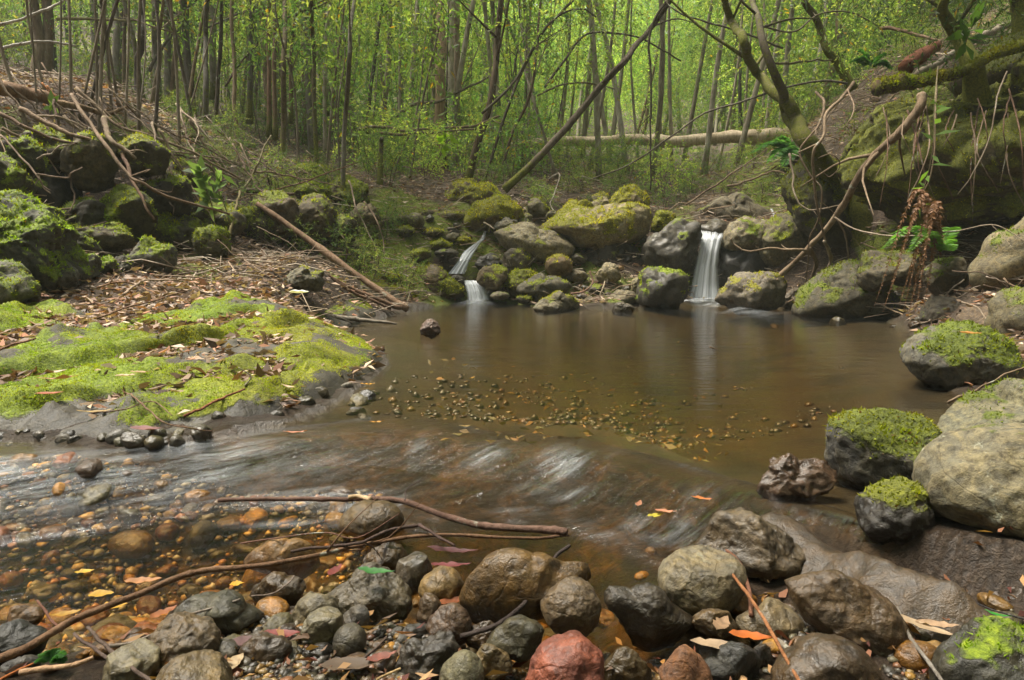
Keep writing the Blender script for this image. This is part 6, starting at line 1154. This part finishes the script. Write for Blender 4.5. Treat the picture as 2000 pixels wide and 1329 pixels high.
# ---------------------------------------------------------------- fallen leaves one can point at
def big_leaf(label, px, py, z, L, wd, ang, col, seed, curl=.15, group=None):
    q = np.random.default_rng(seed); b = PZ(px, py, z); n = 11; t = np.linspace(0, 1, n); w = np.sin(np.pi*t**.8)**.9*wd*q.uniform(.8, 1.1, n)
    c, s = math.cos(ang), math.sin(ang); V = []
    for i in range(n):
        x = (t[i]-.5)*L; lift = curl*L*(2*t[i]-1)**2*.5
        for j in (-1, 0, 1): V.append((b[0]+c*x-s*w[i]*j, b[1]+s*x+c*w[i]*j, b[2]+lift+abs(j)*w[i]*.35+.0012*q.normal()*(j != 0)))
    F_ = [(i*3+j, i*3+3+j, i*3+4+j, i*3+1+j) for i in range(n-1) for j in (0, 1)]
    T_ = np.tile(np.array(col)*.6, (len(V), 1))*(.75+.5*q.random((len(V), 1)))
    o = mk('fallen_leaf', np.array(V), np.array(F_), M['dry'], loc=b, attrs=dict(tint=T_), col=(1, 1, 1, 1)); tag(o, label, 'leaf', group)
RUST, TANL, CRIM, YEL = (.40,.13,.04), (.42,.29,.17), (.20,.045,.045), (.50,.30,.03)
for i, a in enumerate((
 ('purple red ribbed leaf lying flat on the gravel, brightest part', 545,1243,-.07,.085,.018,.1,(.26,.06,.05)), ('dull purple leaf under the ribbed red one', 490,1256,-.08,.09,.018,.35,(.16,.085,.08)),
 ('tan crinkled leaf upright in the gravel near the brown ridge backed rock', 456,1298,-.07,.06,.016,1.3,(.52,.38,.22)), ('crimson curved leaf behind the honey coloured cobble', 880,1106,-.09,.10,.012,.05,CRIM),
 ('crimson leaf tip at the side of the honey coloured cobble', 828,1130,-.09,.07,.010,1.0,CRIM), ('red brown leaf in front of the honey coloured cobble', 885,1175,-.09,.09,.014,.5,(.24,.07,.02)),
 ('long maroon boat shaped leaf by the crossing sticks', 885,1078,-.075,.14,.014,-.15,(.10,.03,.03)), ('green leaf draped on the rim of the rugged boulder', 735,1118,.0,.085,.012,-.15,(.04,.18,.03)),
 ('bright orange leaf beside the light cobble at lower right', 1470,1246,-.05,.09,.015,-.2,(.55,.14,.02)), ('tan pointed leaf below the orange leaf', 1400,1262,-.055,.10,.016,-.15,(.45,.32,.2)), ('brown folded leaf standing on the small tan one', 1410,1220,-.05,.06,.016,.9,(.32,.2,.11)),
 ('pale tan leaf pair right of the ochre boulder, longer', 1800,1225,-.05,.12,.014,-.8,(.5,.36,.22)), ('pale tan leaf pair right of the ochre boulder, shorter', 1830,1222,-.05,.08,.013,-.2,(.46,.3,.18)), ('narrow rusty leaf behind the pale tan pair', 1818,1200,-.05,.07,.010,-.9,RUST),
 ('green leaf caught under the black arching twig', 1935,1200,-.04,.07,.008,-.5,(.03,.24,.02)), ('small yellow and pink leaf stranded on the riffle', 1280,1008,-.06,.055,.013,.4,(.50,.42,.04)), ('pink brown leaf lying over the yellow one on the riffle', 1300,1000,-.05,.06,.010,-.15,(.55,.24,.13)),
 ('orange leaf on the lip of the riffle at right', 1372,975,.005,.065,.008,-.35,(.62,.2,.05)), ('brown leaf stuck upright in the riffle', 1248,985,-.04,.05,.010,1.2,(.38,.16,.08)), ('orange leaf floating at the slab edge near the calm pool', 718,751,.01,.075,.008,.0,(.75,.36,.02)),
 ('pink ragged leaf floating in the smooth current', 577,845,.005,.09,.008,.1,(.70,.30,.2)), ('small orange leaf drifting in the dark pool', 735,825,.005,.06,.006,.25,(.6,.28,.05)), ('orange oval leaf under the shallow water, larger', 198,1163,-.10,.055,.017,.2,(.55,.32,.03)),
 ('amber oval leaf beside the longest stick', 218,1188,-.10,.065,.018,.35,(.60,.33,.02)), ('salmon leaf floating in the shallows left of the amber slab', 280,1137,-.09,.085,.016,.15,(.50,.24,.10)), ('yellow leaf under the shallow water by the salmon one', 165,1118,-.12,.045,.010,.3,(.62,.38,.03)),
 ('mustard leaf in the shallows close to the reddish twig', 130,1200,-.10,.06,.010,.4,(.45,.25,.03)), ('little yellow leaf in the gravel by the brown water worn stone', 463,1142,-.10,.035,.012,.4,(.7,.38,.03)), ('curled red leaf lodged beside the dark green slab', 320,1198,-.07,.06,.014,1.0,(.34,.12,.04)),
 ('red leaf lodged behind the rugged boulder', 655,1115,-.06,.06,.012,1.3,(.22,.05,.04)), ('rust leaf lying in the black gravel, bottom middle', 745,1285,-.07,.06,.012,.5,(.28,.10,.07)), ('brown flat leaf under the dark ball cobble', 690,1302,-.075,.12,.02,.15,(.14,.095,.06)),
 ('orange curled leaf on the slab wet edge', 525,753,.06,.08,.010,.2,(.60,.28,.08)), ('tan leaf lying long on the slab edge beside the step', 608,722,.08,.10,.010,.2,(.48,.36,.18)), ('rusty leaf on the lower left of the mossy slab', 97,770,.12,.10,.02,.3,(.42,.13,.06)),
 ('long half green half pink leaf on the mossy slab', 112,740,.15,.16,.010,.35,(.50,.25,.17)), ('pale curled leaf on the middle of the mossy slab', 245,735,.16,.08,.02,.4,(.60,.45,.30)), ('tan leaf beside the pale curled one', 275,728,.17,.09,.012,.1,(.50,.33,.17)),
 ('chalk white leaf glowing on the slab crest', 584,573,.46,.10,.045,.2,(.85,.82,.76)), ('dusky red leaf at the wet foot of the slab', 285,840,.05,.12,.025,-.1,(.24,.11,.10)), ('pinkish leaf on the wet rock shelf', 575,762,.05,.08,.010,.3,(.52,.30,.2)),
 ('yellow brown narrow leaf on the front of the slab', 185,805,.08,.13,.010,.15,(.40,.27,.10)), ('orange brown leaf on top of the bright moss dome', 1895,652,.40,.07,.014,-.4,(.48,.22,.05)))):
    big_leaf(*a, seed=700+i)

# ---------------------------------------------------------------- litter nobody could count
def litter_leaves(n, pts, seed, L=(.04, .10), lift=.012, cols=None):
    q = np.random.default_rng(seed); p = pts(q, n); n = len(p); d = q.normal(size=(n, 3))*np.array([1, 1, .17]); l = q.uniform(*L, n)
    cl = np.array(cols or [(.22,.14,.09), (.34,.24,.165), (.44,.34,.25), (.15,.095,.06), (.27,.13,.075), (.25,.19,.145)]); c = cl[q.integers(len(cl), size=n)]*(.6+.8*q.random((n, 1)))
    p[:, 2] += lift + .02*q.random(n); v, f, t_ = leaves(p, d, l, l*q.uniform(.10, .22, n), c, q, .5)
    return mk('leaf_litter', v, f, M['dry'], attrs=dict(tint=t_), col=(1, 1, 1, 1), smooth=False)
def on_ground(box, Y, keep=None, slope=None):
    def g(q, n):
        y = q.uniform(Y[0]**.5, Y[1]**.5, n)**2; x = q.uniform(*box, n)*y; z, sd, wz, s = terrain(x, y, True); k = sd < -.06
        if keep is not None: k &= keep(x, y, z)
        return np.stack([x, y, z], 1)[k]
    return g
tag(litter_leaves(70000, on_ground((-1.3, 1.1), (3.2, 16)), 1), 'brown and tan fallen leaves covering the forest floor and banks', 'leaf litter', kind='stuff')
def trough(q, n):
    a = PZ(q.uniform(-60, 560, n), q.uniform(540, 660, n), .33); a[:, 2] = terrain(a[:, 0], a[:, 1]); return a
tag(litter_leaves(5000, trough, 2, cols=[(.13,.085,.06), (.21,.145,.11), (.28,.20,.15), (.09,.06,.045), (.16,.08,.05)]), 'pinkish brown leaf litter filling the trough behind the mossy slab', 'leaf litter', kind='stuff')
def onslab(q, n):
    i = q.integers(len(SLABV), size=n); p = SLABV[i] + q.normal(size=(n, 3))*np.array([.01, .01, 0]); k = (p[:, 2] > .05) & (fbm(p*1.6+40, 2) > -.05); return p[k]
tag(litter_leaves(800, onslab, 3, (.03, .075)), 'scattered dry leaves lying on the moss of the broad slab', 'leaf litter', kind='stuff')
def poolbed(q, n):
    p = PZ(q.uniform(840, 1420, n), 700+200*q.random(n), -.1); z, sd, wz, s = terrain(p[:, 0], p[:, 1], True); p[:, 2] = z; return p[(sd > .1)]
tag(litter_leaves(260, poolbed, 4, (.025, .06), .002, [(.24,.13,.04), (.30,.2,.06), (.18,.12,.05), (.22,.17,.08), (.16,.14,.06)]), 'sunken orange and brown leaves on the pool bottom', 'leaf litter', kind='stuff')
def bar(q, n):
    p = PZ(q.uniform(-100, 2080, n), q.uniform(1150, 1380, n), -.1); p[:, 2] = terrain(p[:, 0], p[:, 1]); return p
tag(litter_leaves(420, bar, 5, (.02, .05), .012, [(.2,.09,.05), (.13,.08,.05), (.3,.17,.07), (.14,.05,.04)]), 'small wet dark leaf scraps among the foreground cobbles', 'leaf litter', kind='stuff')
def twig_litter(n, pts, seed, L=(.15, .5), w=(.0025, .007)):
    q = np.random.default_rng(seed); p = pts(q, n); V, Fq, T_ = [], [], []; cl = np.array([(.24,.165,.105), (.34,.26,.18), (.15,.105,.075), (.42,.35,.27)])
    for i in range(len(p)):
        l = q.uniform(*L); a = q.uniform(0, 6.3); d = np.array([math.cos(a), math.sin(a), q.normal()*.22]); pp = np.array([p[i]-d*l*.5, p[i]+np.array([0, 0, q.uniform(0, .04)])+q.normal(size=3)*l*.06, p[i]+d*l*.5]); pp[:, 2] += .03
        v, f = tube(pp, np.array([1, .8, .45])*q.uniform(*w), 4); Fq += [[a_+len(V)*12 for a_ in g_] for g_ in f]; V.append(v); T_.append(np.tile(cl[q.integers(4)]*q.uniform(.6, 1.3), (12, 1)))
    return mk('twig_litter', np.concatenate(V), Fq, M['wood'], attrs=dict(tint=np.concatenate(T_)), col=(1, 1, 1, 1))
tag(twig_litter(4200, on_ground((-.95, .25), (5.5, 13.5)), 6, (.2, .8)), 'tangle of fallen twigs covering the left bank and the brush beyond the pool', 'twigs', kind='stuff')
tag(twig_litter(3400, on_ground((.25, 1.0), (6.0, 11)), 7, (.2, .7)), 'tangle of dead twigs covering the right slope and the brush by the waterfall', 'twigs', kind='stuff')
# ---------------------------------------------------------------- haze box added to pale and brighten the far wood
hv = [(x, y, z) for x in (-75, 75) for y in (-40, 85) for z in (-3.0, 48.0)]
haze = mk('haze', np.array(hv), [(0, 1, 3, 2), (4, 6, 7, 5), (0, 4, 5, 1), (2, 3, 7, 6), (0, 2, 6, 4), (1, 5, 7, 3)], smooth=False)
hm, ht = mat_new('added_haze'); hn = N(ht); pv = hn('VolumePrincipled', {'Color': (.80, .90, .80, 1), 'Density': .0018}); hn.t.links.new(pv.outputs[0], hn('OutputMaterial').inputs['Volume']); haze.data.materials.append(hm)
tag(haze, 'pale haze added to soften and brighten the far trees', 'haze', kind='stuff')

# ---------------------------------------------------------------- say which one: repeats that sit in different places get their own words
MARKS = [('the mossy slab step',540,720),('the white leaf on the slab',584,573),('the leaning pole foot',790,600),('the driftwood log',700,625),('the lower cascade',935,570),('the thin upper cascade',915,490),('the long brown mossy boulder',850,550),
 ('the flat topped grey boulder',1045,475),('the largest pale boulder',1165,440),('the mossy pyramid rock',1230,385),('the waterfall',1385,510),('the grey wedge rock',1465,565),('the hanging limb tips',1450,600),('the dry brown fern',1770,560),('the green fern',1800,465),
 ('the bright moss dome',1875,690),('the mossy boulder in the pool',1740,865),('the huge pale boulder',1910,970),('the shaggy moss cap stone',1745,995),('the brown ribbed rock',1545,935),('the wet ochre boulder',1475,1065),('the light grey cobble',1370,1135),('the ochre streaked boulder',1660,1210),
 ('the red cobble',1115,1315),('the orange upright stone',1335,1310),('the amber slab',1030,1150),('the brown wet based cobble',1112,1190),('the olive flat stone',1005,1248),('the honey coloured cobble',862,1148),('the rugged boulder',720,1160),('the dark ball cobble',683,1254),('the leaning pale pair',620,1215),
 ('the black pitted rock',830,1285),('the speckled cream rock',250,1300),('the yellow brown rock',385,1330),('the dark green slab',420,1205),('the amber submerged slab',550,1085),('the round riffle boulder',720,1020),('the floating branch end',440,976),('the longest stick middle',340,1135),('the longest stick foot',80,1255),
 ('the left frame edge',0,1080),('the egg shaped boulder',620,430),('the leafy seedling',400,370),('the dark hollow',120,380),('the overhanging slab',180,315),('the square mossy rock',605,345),('the tan capped boulder',712,430),('the broken brown log',60,185),('the blotched sapling',680,200),('the eucalypt pair',872,150),
 ('the bare leaning pole',1150,200),('the fallen log',1330,270),('the twin trunk',1520,200),('the crooked mossy tree',1610,80),('the red stump',1797,110),('the moss topped log',1790,165),('the moss clad trunk',1875,90),('the dark bent trunk',270,120),('the pale brown pole tree',460,150),('the yellow hump',970,415),('the far left brown trunks',80,90),('the right slope crest',1950,110)]
SHORT = {'cobble': None, 'stone': None, 'branch': 'thin dead stick', 'sapling': 'bare sapling stem', 'shrub': None, 'tree': None}
def to_px(p):
    x, y, z = p[0], p[1], p[2]-CH; d = y*CP - z*SP
    return (1000+F*x/d, 664.5-F*(z*CP+y*SP)/d) if d > .2 else None
by = {}
for o in COL.objects:
    if o.parent is None and o.get('group') and o.get('label'): by.setdefault(o['label'], []).append(o)
named = {}
for lab, os_ in by.items():
    if len(os_) < 2 or 'viewpoint' in lab: continue
    w = lab.split()
    for o in os_:
        p = to_px(np.array(o.location) + np.array([0, 0, 1.6 if o['category'] == 'tree' else .8 if o['category'] == 'sapling' else 0]))
        if p is None: continue
        m = min(MARKS, key=lambda k: (k[1]-p[0])**2 + (1.4*(k[2]-p[1]))**2); dx, dy = p[0]-m[1], p[1]-m[2]
        v_ = 'above' if dy < 0 else 'below'; h_ = 'left' if dx < 0 else 'right'
        where = f'{h_} of {m[0]}' if abs(dx) > 2*abs(dy) else f'{v_} {m[0]}' if abs(dy) > 2*abs(dx) else f'{v_} and {h_} of {m[0]}'
        c = o['category']
        if c in ('cobble', 'stone'): size = 'small ' if o.scale[0] < .022 else 'large ' if o.scale[0] > .045 else ''; head = size + (w[0] if c == 'cobble' else w[1]) + ' ' + c
        elif c == 'root': head = 'dangling thin root'
        elif c == 'branch': head = 'dry twig' if 'twig' in w else 'thin dead stick'
        elif c == 'sapling': head = 'bare thin sapling stem'
        elif c == 'shrub': head = 'low leafy tuft' if 'tuft' in w else 'small leafy shrub'
        else: head = 'pale slender tree' if w[0] == 'pale' and 'slender' in w else 'far pale stemmed tree' if w[0] == 'pale' else 'thin thicket trunk' if w[0] == 'thin' else 'dark stemmed leafy tree' if w[0] == 'dark' else 'leafy young tree'
        named.setdefault(f'{head} {where}', []).append((p[0], o))
ORD = ['leftmost', 'second from left', 'third from left', 'fourth from left', 'fifth from left', 'sixth from left', 'seventh from left', 'eighth from left', 'ninth from left', 'tenth from left', 'eleventh from left', 'twelfth from left']
for k, v in named.items():
    v.sort(key=lambda a: a[0])
    for i, (_, o) in enumerate(v):
        o['label'] = k if len(v) == 1 else f'{k}, {ORD[i]}' if i < len(ORD)-1 and i < len(v)-1 else f'{k}, rightmost' if i == len(v)-1 else k
